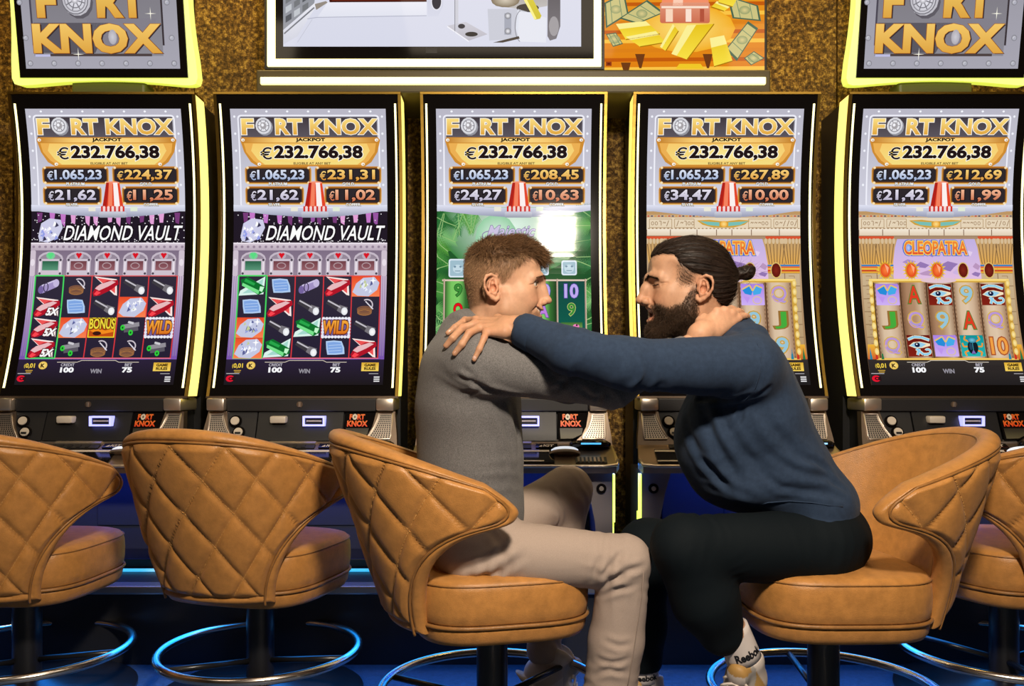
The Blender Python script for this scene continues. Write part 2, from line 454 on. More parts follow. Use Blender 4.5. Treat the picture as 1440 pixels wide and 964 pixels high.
    MB().box(-0.103, -0.047, 2.955-0.02-MD, 2.975-MD, 0.732-MZ, 0.757-MZ, 0.006).build('ticket_slot', M['cream'], r, auto=35)
    bz = MB()
    x0, x1, z0, z1, w = 0.012, 0.088, 0.722, 0.757, 0.006
    for q in ((x0,x1,z1-w,z1),(x0,x1,z0,z0+w),(x0,x0+w,z0+w,z1-w),(x1-w,x1,z0+w,z1-w)):
        bz.box(q[0],q[1],2.935-MD,2.965-MD,q[2]-MZ,q[3]-MZ)
    bv = bz.build('bill_acceptor', M['led_violet'], r)
    MB().box(x0+w, x1-w, 2.945-MD, 2.965-MD, z0+w-MZ, z1-w-MZ).build('bill_mouth', M['black'], bv)
    MB().box(x0+0.012, x1-0.012, 2.941-MD, 2.950-MD, 0.738-MZ, 0.742-MZ).build('bill_lip', M['cream'], bv)
    # printed logo plate on the right of the panel
    pts = [(0.155,0.768),(0.262,0.768),(0.252,0.72),(0.236,0.69),(0.205,0.676),(0.155,0.674)]
    lp = MB().prism(pts, lambda a, b, t: face(a, b, t), 0.004, -0.004).build('logo_plate', M['bezel'], r)
    ar = Art(); ar.poly([(a, -b) for a, b in [(0.160,0.715),(0.240,0.715),(0.236,0.694),(0.205,0.680),(0.162,0.679)]], (30,28,24), 0, (92,88,66))
    org, red = (238,120,40), (226,60,22)
    ar.text('F', 0.170,-0.763,0.180,-0.744, org, 2, red, bold=0.05); ar.text('RT', 0.197,-0.763,0.224,-0.744, org, 2, red, bold=0.05)
    ar.ell(0.1885,-0.7535,0.0085,0.0105,(214,206,190),2); ar.ell(0.1885,-0.7535,0.003,0.004,(90,80,70),3)
    ar.text('KNOX', 0.163,-0.741,0.235,-0.720, org, 2, red, bold=0.05)
    for k in range(3): ar.rect(0.172,-0.712+0.004*k,0.232,-0.7108+0.004*k,(60,55,45),1)
    ar.build('logo_print', lambda x, y, l: face(x, -y, 0.0046+0.0003*l), [], M['print'], lp)
    # button deck
    deck_out = [(-0.335,2.955,0.672),(0.335,2.955,0.672),(0.352,2.83,0.612),(0.340,2.80,0.600),(-0.340,2.80,0.600),(-0.352,2.83,0.612)]
    top = [L(*p) for p in deck_out]; bot = [(p[0], p[1]+0.008, p[2]-0.028) for p in top]
    dk = MB().add(top+bot, [(0,1,2,3,4,5),(11,10,9,8,7,6)]+[(i,(i+1) % 6,(i+1) % 6+6,i+6) for i in range(6)]).build('button_deck', M['bronze'], r, auto=25)
    def dp(x, u, off=0.0):                 # u 0 at the back, 1 at the front of the deck
        return Vector(L(x, 2.955-0.155*u, 0.672-0.072*u))+Vector((0,-0.42,0.9))*off
    def slab(name, x0, x1, u0, u1, h, m, par, h0=0.0):
        a = [dp(x0,u0,h), dp(x1,u0,h), dp(x1,u1,h), dp(x0,u1,h)]; b = [dp(x0,u0,h0), dp(x1,u0,h0), dp(x1,u1,h0), dp(x0,u1,h0)]
        return MB().add(a+b, [(0,1,2,3),(7,6,5,4),(0,4,5,1),(1,5,6,2),(2,6,7,3),(3,7,4,0)]).build(name, m, par)
    slab('rear_rail', -0.235, 0.20, 0.02, 0.13, 0.005, M['silver'], dk)
    slab('rail_tab', -0.10, 0.06, 0.03, 0.20, 0.008, M['silver'], dk)
    slab('vent_plate', -0.235, 0.06, 0.21, 0.36, 0.004, M['charcoal'], dk)
    for k in range(9): slab('vent_rib', -0.225+0.03*k, -0.212+0.03*k, 0.23, 0.34, 0.006, M['black'], dk)
    pl_ = slab('name_plate', 0.075, 0.150, 0.20, 0.36, 0.006, M['bezel'], dk)
    a2 = Art(); a2.text('IGT', 0.100, 0.24, 0.138, 0.33, (205,195,180), 1, bold=0.03, shear=0.2); a2.poly([(0.084,0.33),(0.097,0.33),(0.097,0.25)], (205,195,180), 1)
    a2.build('name_print', lambda x, y, l: dp(x, y, 0.0064), [], M['print'], pl_)
    slab('deck_screen', -0.29, 0.135, 0.42, 0.94, 0.004, M['bezel'], dk)
    slab('deck_line', -0.29, 0.12, 0.46, 0.52, 0.0055, M['cream'], dk)
    slab('deck_line', -0.29, 0.10, 0.86, 0.90, 0.0055, M['cream'], dk)
    bb = MB().lathe([(0.052,0.0),(0.054,0.006),(0.048,0.010)], 28, sx=1, sy=0.62).build('button_base', M['silver'], dk, auto=35)
    bb.location = dp(0.172, 0.60, 0.002); bb.rotation_euler = (-0.43, 0, 0)
    b2 = MB().lathe([(0.046,0.009),(0.046,0.016),(0.038,0.021),(0.018,0.023)], 28, sx=1, sy=0.62).build('spin_button', M['button'], bb, auto=35)
    # oval charging recess with a blue lit slot
    rc = MB().lathe([(0.070,0.0),(0.072,0.014),(0.060,0.022),(0.02,0.024)], 28, sx=1, sy=0.5).build('charge_pod', M['bezel'], dk, smooth=True)
    rc.location = dp(0.262, 0.30, 0.0); rc.rotation_euler = (-0.2, 0, 0)
    MB().box(-0.034, 0.034, -0.040, -0.034, 0.006, 0.011).build('charge_light', M['led_cyan'], rc)
    slab('rib_pad', 0.205, 0.31, 0.72, 0.94, 0.004, M['charcoal'], dk)
    for k in range(7): slab('rib', 0.212+0.0135*k, 0.219+0.0135*k, 0.74, 0.92, 0.007, M['bronze'], dk)
    MB().tube([dp(-0.348,0.8), dp(-0.341,0.99), dp(-0.3,1.01,-0.003), dp(0.3,1.01,-0.003), dp(0.341,0.99), dp(0.348,0.8)], 0.006, 8).build('deck_edge', M['silver'], dk, smooth=True)
    # lower body: two columns with lime light edges, recessed doors between
    for s in (-1, 1):
        col = [(0.335,0.572),(0.235,0.572),(0.255,0.50),(0.275,0.40),(0.285,0.25),(0.335,0.25)]
        c = MB().prism([(s*a, b) for a, b in col], lambda a, b, t: L(a, t, b), 2.87, 3.14).build('leg_column', M['bronze_dark'], r)
        a, b = sorted((s*0.336, s*0.343))
        MB().box(a, b, 2.868-MD, 2.90-MD, 0.40-MZ, 0.563-MZ).build('column_light', M['led_lime'], c)
        MB().box(a, b, 2.90-MD, 2.93-MD, 0.26-MZ, 0.43-MZ).build('column_light', M['led_lime'], c)
        k = MB().tube([L(s*0.296,2.862,0.515), L(s*0.296,2.872,0.515)], 0.017, 18).build('door_lock', M['bezel'], c)
        MB().tube([L(s*0.296,2.859,0.515), L(s*0.296,2.864,0.515)], 0.008, 12).build('lock_cylinder', M['silver'], c)
    MB().box(-0.235, 0.235, 3.05-MD, 3.14-MD, 0.27-MZ, 0.60-MZ, 0.004).build('service_door', M['door_blue'], r)
    MB().box(-0.012, 0.36-0.12, 3.043-MD, 3.055-MD, 0.36-MZ, 0.56-MZ, 0.003).build('door_panel', M['door_blue'], r)
    MB().box(-0.33, 0.33, 2.87-MD, 3.14-MD, 0.0, 0.03, 0.003).build('base', M['black'], r)
    lampd = bpy.data.lights.get('under_deck') or bpy.data.lights.new('under_deck', 'AREA')
    return r
M['bronze_dark'] = mat('grey_bronze_column', (0.20,0.18,0.19), 0.42, metal=0.5)

def under_deck_lamp(x):
    area('under_deck_lamp', (x, 2.93, 0.565), (x, 2.96, 0.25), 0.7, (0.015,0.09,1.0), 0.42, 0.06)
# ------------------------------------------------------------------ display pictures (flat print on lit screens); u 0..220 across, Y = photo rows 153..542
rng = random.Random(4)
GOLDC, GOLDD, DARK = (250,214,120), (214,140,44), (44,38,40)
def top_art(a, gold, silver, copper):
    a.rect(0,153,220,300,(186,184,198),0,(208,208,222))
    for i in range(7): a.ell(22+i*29.4,156.8,1.7,1.4,(246,248,255),1)
    for i in range(5):
        a.ell(5.5,164+i*24,1.6,1.7,(242,244,252),1); a.ell(214.5,164+i*24,1.6,1.7,(242,244,252),1)
    a.rrect(9.5,161.5,210.5,292,5,(240,240,250),1)
    a.rrect(11.5,163.5,208.5,291,4,(172,170,182),2,(214,214,228))
    a.rect(14,164.8,207,193,(66,58,64),3,(92,86,94))
    kw = dict(c2=(224,164,58), bold=0.035, out=(250,246,236), ob=0.03, shadow=((40,32,30),0.9,1.0))
    a.text('F',15,167,32,189.5,(252,222,130),6,**kw); a.text('RT',63,167,101,189.5,(252,222,130),6,**kw)
    a.text('KNOX',112,167,208,189.5,(252,222,130),6,**kw)
    a.ell(48,179,11.5,12,(150,150,158),5); a.ell(46,177,11.3,11.8,(214,214,220),6,(250,250,255))
    a.ring(46,177,8,8.4,1.2,(140,138,146),7); a.ell(46,177,4.6,5,(168,164,168),7); a.ell(45,176,2,2.2,(245,245,250),8)
    for k in range(6):
        an = k*PI/3; a.line([(46+5*math.cos(an),177+5*math.sin(an)),(46+8*math.cos(an),177+8*math.sin(an))],1,(130,126,134),8)
    # jackpot plate
    a.poly([(14,193),(208,193),(211,197),(207,214),(198,228),(189,234),(36,234),(26,228),(17,214),(12,197)],(206,140,50),3)
    a.hgrad(15,194.2,207,200.6,[(196,128,44),(246,200,110),(255,222,140),(246,200,110),(196,128,44)],4)
    pts = [(17,201.5),(205,201.5),(203,214),(194,226),(186,232),(39,232),(30,226),(20,214)]
    a.poly(pts,(236,176,84),4)
    a.poly([(30,202),(192,202),(196,212),(188,224),(178,231.5),(46,231.5),(36,224),(27,212)],(248,204,110),5,(244,222,130))
    a.ell(112,217,72,13,(247,214,118),6,(252,234,150))
    for (x,y) in ((16,197),(206,197),(38,231),(186,231)): a.ell(x,y,2.6,2.2,(250,246,236),6); a.ell(x+.5,y+.4,1.2,1,(190,170,140),7)
    a.text('JACKPOT',91,194.2,133,200.2,(26,18,14),7,bold=0.05)
    a.text('€232.766,38',40,204.2,186,226.2,(34,22,22),9,bold=0.045,out=(255,252,240),ob=0.035)
    a.text('ELIGIBLE AT ANY BET',87,228.2,140,231.6,(92,58,30),8,bold=0.02)
    plates = ((17,112,234,259,'€1.065,23',(226,232,246),(150,170,210),'PLATINUM',24,102,51,77),
              (117,212,234,259,gold,(252,214,124),(214,140,48),'GOLD',124,203,156,173),
              (17,101,262,288,silver,(232,228,240),(176,170,196),'SILVER',25,93,50,67),
              (130,212,262,288,copper,(246,186,150),(196,96,56),'COPPER',137,203,161,182))
    for (x0,x1,y0,y1,s,c,c2,lab,tx0,tx1,lx0,lx1) in plates:
        a.rrect(x0,y0,x1,y1,5,(200,130,48),4,(240,190,96)); a.rrect(x0+1.4,y0+1.4,x1-1.4,y1-1.4,4.4,(150,92,30),5)
        a.rrect(x0+3,y0+3,x1-3,y1-3,4,(46,40,44),6)
        for (x,y) in ((x0+4,y0+2),(x1-4,y0+2),(x0+4,y1-2),(x1-4,y1-2)): a.ell(x,y,1.9,1.7,(248,226,180),7)
        a.text(s,tx0,y0+4.6,tx1,y1-4.2 if ',' in s else y1-5,c,8,c2,bold=0.03,out=(20,16,20),ob=0.05)
        a.text(lab,lx0,y1-2.2,lx1,y1+1.8,(250,248,240),9,bold=0.03,out=(60,44,40),ob=0.08)
    # beacon
    a.poly([(108,257),(127,257),(132,291),(102,291)],(226,70,40),9)
    a.poly([(108,257),(112,257),(108,291),(102,291)],(176,34,26),10); a.poly([(112,257),(117,257),(116,291),(110,291)],(244,130,96),10)
    a.poly([(118,257),(124,257),(127,291),(119,291)],(252,240,238),10); a.ell(117.5,257,9.6,2,(246,150,120),10)
    a.poly([(0,288),(80,292),(117,293),(150,292),(220,288),(220,296),(178,302),(140,305),(96,305),(52,302),(0,296)],(226,228,244),7,(150,154,178))
    for i in range(11): a.rect(100+i*3.1,290,102.6+i*3.1,297.5,((214,46,30) if i % 2 == 0 else (250,214,206)),11)
    a.rect(82,291,92,297,(236,232,214),8); a.rect(142,291,152,297,(226,236,214),8)
    a.rrect(97,298,136,306,2,(206,208,220),8,(150,154,170))

def status_art(a, bg, bg2):
    a.rect(0,504,220,541,bg,3,bg2)
    a.line([(54,509),(82,509),(88,506.5),(135,506.5),(140,509),(168,509)],0.9,(206,196,180),5)
    a.text('€0,01',9,510.5,24,518,(240,206,70),6,bold=0.03); a.rect(12,520,22,521.2,(200,160,60),6); a.rect(13,522.4,21,523.4,(200,160,60),6)
    a.ell(35,513.5,6.2,5.6,(232,190,80),5,(252,226,140)); a.text('K',32,511,38,516.5,(70,44,10),6,bold=0.06)
    a.text('CREDIT',60,510.6,79,514.8,(190,186,196),6,bold=0.02); a.text('100',60,516,79,523.6,(248,248,250),6,bold=0.05)
    a.text('WIN',102,518.4,118,524.6,(150,146,156),6,bold=0.04)
    a.text('BET',149,510.6,159,514.8,(190,186,196),6,bold=0.02); a.text('75',146,516,160,523.6,(248,248,250),6,bold=0.05)
    a.rect(189,509.5,213,521.5,(222,174,54),5,(250,214,96))
    a.text('GAME',193,511,209,515,(60,40,14),6,bold=0.05); a.text('RULES',193,516,209,520,(60,40,14),6,bold=0.05)
    a.ell(8,532,6,4.6,(226,22,48),5); a.ell(9,532,3.2,2.4,(40,14,18),6); a.poly([(9,530.6),(15,528.6),(15,535.4),(9,533.4)],(40,22,24),7); a.ell(9,532,1.6,1.2,(226,22,48),8)
    for k in range(3): a.rect(207,529+k*2.9,215,530.7+k*2.9,(226,224,226),6)
    a.rect(2,524.3,20,525.5,(170,166,170),6); a.rect(200,524.6,213,525.6,(170,166,170),6)

# -- picture symbols, cell 40 x 29 centred on (x, y)
def s_ruby(a,x,y,five=False):
    a.poly([(x-17,y-14),(x+15,y-10),(x+17,y+13),(x+13,y+12)],(250,232,228),6); a.poly([(x-14,y-12),(x+13,y-8),(x+14,y+10)],(236,84,84),7)
    a.poly([(x-18,y+9),(x-13,y),(x+2,y-8),(x+17,y-9),(x+18,y-3),(x+8,y+5),(x-8,y+13),(x-16,y+14)],(176,22,40),8)
    a.poly([(x-15,y+3),(x-8,y-3),(x+8,y-8),(x+14,y-6),(x+4,y),(x-9,y+6)],(232,186,190),9); a.poly([(x-16,y+11),(x-12,y+6),(x-6,y+9),(x-12,y+13)],(250,70,80),9)
    if five: a.text('5X',x-1,y+1,x+18,y+12,(250,248,248),11,bold=0.05,shear=0.3,out=(60,20,24),ob=0.08)
def s_emerald(a,x,y):
    a.poly([(x+18,y-14),(x+16,y+11),(x-19,y+13),(x-17,y+6)],(220,244,236),6); a.poly([(x+15,y-11),(x+13,y+8),(x-14,y+10)],(166,216,206),7)
    a.poly([(x-17,y-9),(x-7,y-13),(x+17,y),(x+18,y+7),(x+9,y+12),(x-15,y-2)],(16,112,44),8)
    a.poly([(x-14,y-5),(x+10,y+6),(x+9,y+11),(x-15,y-1)],(120,226,140),9); a.poly([(x-10,y-11),(x+4,y-4),(x+2,y-1),(x-12,y-7)],(40,166,74),9)
    a.poly([(x+11,y),(x+17,y+1),(x+14,y+8),(x+10,y+6)],(196,248,206),10)
def s_diamond(a,x,y,bg=(232,76,40)):
    a.rect(x-20,y-14.3,x+19.5,y+14.3,bg,6,(250,130,80))
    a.poly([(x-19,y+8),(x-14,y-4),(x-4,y-12),(x+12,y-13),(x+19,y-5),(x+16,y+5),(x+4,y+14),(x-12,y+13)],(196,200,226),8)
    r2 = random.Random(int(x*7+y))
    for k in range(15):
        an = r2.uniform(0,6.28); rr = r2.uniform(1,11); cx, cy = x+rr*math.cos(an)*1.2, y+rr*math.sin(an)*0.8; s = r2.uniform(1.6,4)
        a.poly([(cx,cy-s),(cx+s*.9,cy+s*.2),(cx-s*.5,cy+s)],r2.choice([(252,252,255),(150,160,220),(226,232,250),(90,96,150),(236,240,255),(196,206,150)]),9+(k % 2))
    a.poly([(x+10,y-14),(x+11,y-9),(x+15,y-8),(x+11,y-7),(x+10,y-2),(x+9,y-7),(x+5,y-8),(x+9,y-9)],(255,255,255),11)
def s_paper(a,x,y):
    a.poly([(x-13,y-10),(x-2,y-11),(x+9,y-10),(x+13,y-1),(x+14,y+8),(x+2,y+9),(x-10,y+9),(x-12,y)],(176,204,240),7)
    a.poly([(x-11,y-8),(x-2,y-9),(x+8,y-8),(x+11,y),(x+11,y+6),(x+1,y+7),(x-8,y+7),(x-10,y)],(128,166,226),8)
    for k in range(3): a.line([(x-9,y-4+4*k),(x+9,y-5+4*k)],0.7,(190,214,246),9)
def s_torch(a,x,y):
    a.line([(x-14,y-8),(x+6,y+3)],7,(62,58,64),7,9); a.line([(x-13,y-9),(x+6,y+1)],2,(196,192,200),8); a.line([(x+2,y+1),(x+13,y+6)],9,(120,116,122),8,12)
    a.ell(x+11,y+6,4.5,5.5,(224,226,232),9,(255,255,255))
def s_roll(a,x,y):
    a.line([(x-11,y+5),(x+9,y-4)],11,(162,146,196),7); a.ell(x+10,y-4.5,4.4,5.6,(196,184,222),8); a.ell(x-11,y+5,4,5.4,(118,100,158),8)
    a.line([(x-10,y-1),(x+8,y-8)],2,(206,196,230),8); a.ring(x-4,y+1.5,3,6,1.4,(70,58,90),9)
def s_rope(a,x,y):
    for k in range(3): a.ring(x-1,y+3+2.3*k,10-k*.3,3.6,2,(128+k*14,86+k*10,64),7+k)
    a.ring(x+2,y-3,8,7.5,1.7,(206,196,206),9,a0=-2.1,a1=0.7); a.line([(x,y-8),(x+11,y+3)],1.5,(224,220,230),10)
def s_skate(a,x,y):
    a.line([(x-12,y-1),(x+12,y-5)],6,(146,142,150),8); a.line([(x-9,y+4),(x+11,y+1)],6,(92,88,98),7); a.line([(x-4,y-8),(x+4,y-6)],3,(206,204,210),9)
    for (dx,dy) in ((-11,0),(1,7)): a.ell(x+dx,y+dy,3.2,4,(50,206,60),9); a.ell(x+dx,y+dy,1.2,1.6,(20,80,30),10)
def s_wild(a,x,y):
    a.rect(x-19,y-13,x+19,y+13,(116,96,150),6)
    for k in range(9):
        for sy in (-13,13): a.ell(x-18+4.5*k,y+sy,2.3,2,(236,236,246),7)
    for k in range(6):
        for sx in (-18.5,18.5): a.ell(x+sx,y-11+4.4*k,2,2.3,(228,228,242),7)
    a.text('WILD',x-18,y-10,x+18,y+9,(246,170,60),10,(216,110,30),bold=0.04,shear=0.12,out=(96,36,20),ob=0.06)
def s_bonus(a,x,y):
    a.rect(x-19,y-14,x+19,y+14,(240,214,40),6); a.rect(x-17.4,y-12.6,x+17.4,y+12.6,(120,50,24),7,(200,80,20))
    a.poly([(x-17,y+4),(x-6,y+1),(x+6,y+4),(x+16,y-1),(x+17,y+6),(x+2,y+9),(x-10,y+7)],(244,140,30),8); a.ell(x-6,y+8,6,3,(60,24,20),9)
    a.text('BONUS',x-18,y-13,x+18,y+2,(240,214,60),10,bold=0.03,out=(50,30,10),ob=0.05)

def vault_art(a, grid, firsts):
    a.rect(0,296,220,343,(34,26,38),0)
    for k in range(13):
        x = 14+k*16+rng.uniform(-4,4); a.poly([(x-4,299),(x+4,299),(x+2.5,314+rng.uniform(-4,6)),(x-2.5,313)],rng.choice([(196,120,200),(150,84,160),(226,160,214),(120,60,120)]),1)
    for k in range(210):
        x, y = rng.uniform(1,219), rng.choice([rng.uniform(299,342), rng.uniform(334,343)])
        if 62 < x < 205 and 317 < y < 336: continue
        a.ell(x,y,0.9,0.8,(236,232,238),2,n=5)
    a.text('DIAMOND VAULT',46,317,217,338,(252,252,252),6,bold=0.01,shear=0.32,out=(22,14,20),ob=0.07)
    a.poly([(10,332),(14,314),(26,307),(42,309),(45,320),(38,334),(24,341),(12,339)],(206,206,232),3)
    r3 = random.Random(9)
    for k in range(26):
        x, y, s = 14+r3.uniform(0,27), 311+r3.uniform(0,26), r3.uniform(1.5,4)
        a.poly([(x,y-s),(x+s,y+s*.3),(x-s*.6,y+s)],r3.choice([(255,255,255),(150,160,230),(240,240,255),(60,56,86),(210,200,240)]),4+k % 2)
    a.rect(0,341,220,352,(214,200,212),3,(186,170,186))
    for k in range(26): a.ell(4+8.5*k,347,2,1.8,(150,132,152),4)
    a.line([(0,342.3),(220,342.3)],1.2,(244,236,244),5)
    a.rect(0,352,220,388,(126,110,132),3,(150,134,152))
    for x in (3.5,216): a.rrect(x-4,352,x+4,388,2,(206,192,206),4); a.ell(x,369,3,5,(232,222,232),5)
    for k in range(5):
        x = 29+40.4*k; g = k == firsts
        a.ell(x,364,18,10.5,(196,184,198),4); a.ell(x,365,15.5,8.6,(150,136,152),5)
        a.rrect(x-17,364,x+17,387,1,(206,194,206),6); a.rect(x-11.5,367,x+11.5,380,((40,96,70) if g else (112,62,70)),7,((90,150,120) if g else (150,96,104)))
        if not g: a.ring(x,373.5,6,4,1.4,(176,150,156),8)
        for sx in (-14.5,14.5):
            for yy in (365.5,384.5): a.ell(x+sx,yy,1.8,1.6,(74,66,80),8)
            a.line([(x+sx,368),(x+sx,382)],1.6,(238,230,238),8)
        a.ell(x,359.5,6.4,5,((120,206,150) if g else (186,172,186)),7)
        a.poly([(x-4.6,357),(x-2,355.4),(x,356.6),(x+2,355.4),(x+4.6,357),(x,364)],((90,220,130) if g else (216,24,40)),9)
    a.rect(0,388,8,504,(196,178,204),3,(120,84,170)); a.rect(212,388,220,504,(206,188,206),3,(120,84,170))
    for x in (2.5,5.5,214.5,217.5): a.line([(x,388),(x,500)],0.9,(150,130,166),4)
    for k in range(5):
        x0 = 9+40.4*k; a.rect(x0,388,x0+40.4,504,(50,44,60),3,(38,32,52))
    for k in range(1,6): a.line([(9+40.4*k,388),(9+40.4*k,503)],1.5,(214,56,62),5)
    a.line([(8,387.8),(212,387.8)],1.3,(224,90,92),5); a.line([(8,503.4),(212,503.4)],1.4,(236,110,116),5)
    c = (70,214,96); a.line([(9,387.5),(49.4,387.5),(49.4,503.4),(9,503.4),(9,387.5)],1.9,c,6)
    for r_, row in enumerate(grid):
        for c_, s in enumerate(row):
            x, y = 9+40.4*(c_+.5), 402.5+29*r_
            {'ruby':s_ruby,'five':lambda a,x,y: s_ruby(a,x,y,True),'em':s_emerald,'dia':s_diamond,'pap':s_paper,'tor':s_torch,'rol':s_roll,
             'rop':s_rope,'ska':s_skate,'wil':s_wild,'bon':s_bonus}[s](a,x,y)
    a.rect(0,503.5,220,511,(140,96,200),3,(46,32,66))
    status_art(a,(44,34,58),(30,25,27))

# -- jungle game
def jungle_art(a):
    a.rect(0,296,220,541,(34,92,44),0,(30,70,36))
    a.ell(110,318,105,70,(60,130,66),1,(226,246,232),n=26)
    r4 = random.Random(12)
    def frond(x,y,ang,Ln,c,l0=22):
        n = int(Ln/1.9)
        for k in range(n):
            t = k/n; px, py = x+math.cos(ang)*Ln*t, y+math.sin(ang)*Ln*t+6*t*t
            for s in (-1,1):
                a2 = ang+s*(0.95-0.3*t); l = l0*(1-t*0.65); nx, ny = -math.sin(a2)*1.0, math.cos(a2)*1.0
                a.poly([(px+nx,py+ny),(px+math.cos(a2)*l,py+math.sin(a2)*l+2),(px-nx,py-ny)],c,2+k % 2)
        a.line([(x,y),(x+math.cos(ang)*Ln,y+math.sin(ang)*Ln+6)],1.0,(150,190,120),4)
    gs = [(70,140,60),(40,104,48),(96,164,84),(28,80,40),(120,180,110),(56,122,70),(84,150,60)]
    for k in range(26):
        sd = k % 2; y = 306+17*(k//2)+r4.uniform(-6,6)
        frond(-6 if sd == 0 else 226, y, (0 if sd == 0 else PI)+r4.uniform(-.6,.6), r4.uniform(24,40), r4.choice(gs))
    for k in range(7): frond(r4.uniform(0,60),300,r4.uniform(1.0,2.0),r4.uniform(20,34),r4.choice(gs),15)
    a.ell(85,335,30,34,(150,206,164),4,(226,246,232)); 
    a.text('Majestic',72,317,141,337,(206,196,226),8,bold=0.012,shear=0.35,out=(120,110,150),ob=0.03)
    a.ring(76,331,11,6,1.4,(150,140,176),7,a0=1.5,a1=4.8)
    for (x0,x1,y0,y1) in ((17,43,364,390),(178,200,366,387),(60,84,364,390),(98,122,364,390),(138,160,366,387)):
        a.rrect(x0,y0,x1,y1,3,(222,234,244),6); a.rrect(x0+2,y0+2,x1-2,y1-2,2,(160,190,204),7); a.ell((x0+x1)/2,(y0+y1)/2+1,7,6,(196,218,228),8)
        for s in (-4,4): a.ell((x0+x1)/2+s,(y0+y1)/2-2,1.7,1.4,(110,140,160),9)
        a.line([((x0+x1)/2-4,(y0+y1)/2+4),((x0+x1)/2+4,(y0+y1)/2+4)],1.2,(120,150,168),9)
    for k in range(5):
        x0 = 11+40.2*k
        if k < 4: a.hgrad(x0,394,x0+40,506,[(30,60,26),(120,196,96),(130,206,104),(56,110,50),(24,44,24)],5)
        else: a.rect(x0,394,x0+40,506,(14,70,62),5,(20,104,84))
    for x in (11,51.2,91.4,131.6,171.8,212): a.line([(x,392),(x,507)],2.2,(214,190,170),9); a.line([(x-.5,392),(x-.5,507)],.6,(120,84,64),10)
    a.line([(8,394),(214,394)],2.4,(220,198,180),9); a.line([(8,506),(214,506)],2.4,(200,170,150),9)
    def g(t,x,y0,y1,w,c,o): a.text(t,x-w/2,y0,x+w/2,y1,c,8,bold=0.015 if '9' in t else 0.035,out=o,ob=0.03)
    def frog(x,y):
        a.rect(x-15,y-9,x+15,y+12,(60,110,50),6,(160,196,110)); a.ell(x,y+3,9,5,(226,90,170),7,(250,170,214),rot=-.4); a.ell(x+6,y-3,4.6,3.6,(240,130,190),8); a.ell(x+7,y-5,1.4,1.4,(60,20,40),9)
        a.line([(x-4,y+5),(x-12,y+9)],2,(206,60,140),8); a.line([(x+3,y+5),(x+12,y+6)],2,(250,180,220),8)
    cols = [('9','Q','f'),('A','J','9'),('f','A','10'),('10','A','J'),('10','9','f')]
    for k, col in enumerate(cols):
        x = 31+40.2*k
        for j, t in enumerate(col):
            y = 399+27*j
            if t == 'f': frog(x,y+9)
            elif t == 'Q': g('Q',x,y,y+20,13,(226,16,30),(110,16,16))
            elif t == '9': g('9',x,y,y+18,11,(60,140,56),(196,206,120) if k == 4 else (20,66,26))
            elif t == '10': g('10',x,y,y+20,20,(190,170,236),(84,60,170))
            elif t == 'A': g('A',x,y,y+20,15,(190,130,220),(84,40,140))
            else: g('J',x,y,y+20,9,(240,200,80),(120,70,20))
        frog(x,489)
    status_art(a,(26,40,28),(24,24,22))

# -- Egyptian game
def pillar(a,x,w):
    a.rect(x-w*.38,372,x+w*.38,505,(206,182,146),3,(176,146,104))
    for k in range(7): a.line([(x-w*.38,384+18*k),(x+w*.38,384+18*k)],1,(140,110,78),4)
    for k in range(18):
        yy = 388+6.3*k; a.line([(x-w*.2,yy),(x+w*.1,yy),(x+w*.1,yy+3)],0.8,(160,124,84),4)
    for i, c in enumerate(((60,130,190),(224,110,50),(240,190,70),(200,70,40),(230,170,60))): a.rect(x-w*.4,372+2.4*i,x+w*.4,374.4+2.4*i,c,4)
    a.poly([(x-w*.62,336),(x+w*.62,336),(x+w*.5,348),(x+w*.38,372),(x-w*.38,372),(x-w*.5,348)],(190,156,110),3,(226,170,80))
    for k in range(6):
        t = (k+.5)/6*2-1; a.line([(x+t*w*.56,338),(x+t*w*.36,371)],1,(120,90,60),4); a.ell(x+t*w*.55,339,w*.07,4,(214,188,150),5)
    a.poly([(x-w*.4,484),(x+w*.4,484),(x+w*.46,505),(x-w*.46,505)],(236,180,60),4,(206,90,40))
    for k in range(3 if x < 20 or x > 200 else 0): a.poly([(x-w*.3+k*w*.3-2,505),(x-w*.3+k*w*.3+2,505),(x-w*.3+k*w*.3,488)],((40,130,160),(200,50,40),(40,120,70))[k],5)
def eye_sym(a,x,y):
    a.rect(x-16.5,y-15,x+16.5,y+15,(106,20,16),6,(130,34,22))
    c, o = (140,206,236), (244,226,190)
    for w_, cc, l in ((4.4,o,7),(2.8,c,8)):
        a.line([(x-15,y-9),(x-6,y-12.5),(x+4,y-12),(x+15,y-8)],w_,cc,l)
        a.line([(x-1,y+4),(x-4,y+13)],w_,cc,l); a.line([(x-5,y+4),(x+4,y+12),(x+11,y+12)],w_,cc,l); a.ring(x+11,y+8,3.4,3.2,w_*.8,cc,l,a0=-2.6,a1=2.2)
    a.poly([(x-15,y),(x-8,y-5),(x+1,y-6),(x+15,y-3),(x+15,y),(x+4,y+3),(x-6,y+3.5)],o,9); a.poly([(x-13,y-.4),(x-7,y-4),(x+1,y-5),(x+10,y-2.4),(x+3,y+2),(x-6,y+2.4)],(150,206,232),10)
    a.ell(x-3,y-1.4,3.8,3.4,(20,26,60),11); a.ell(x-3.6,y-2.2,1.1,1,(240,246,252),12)
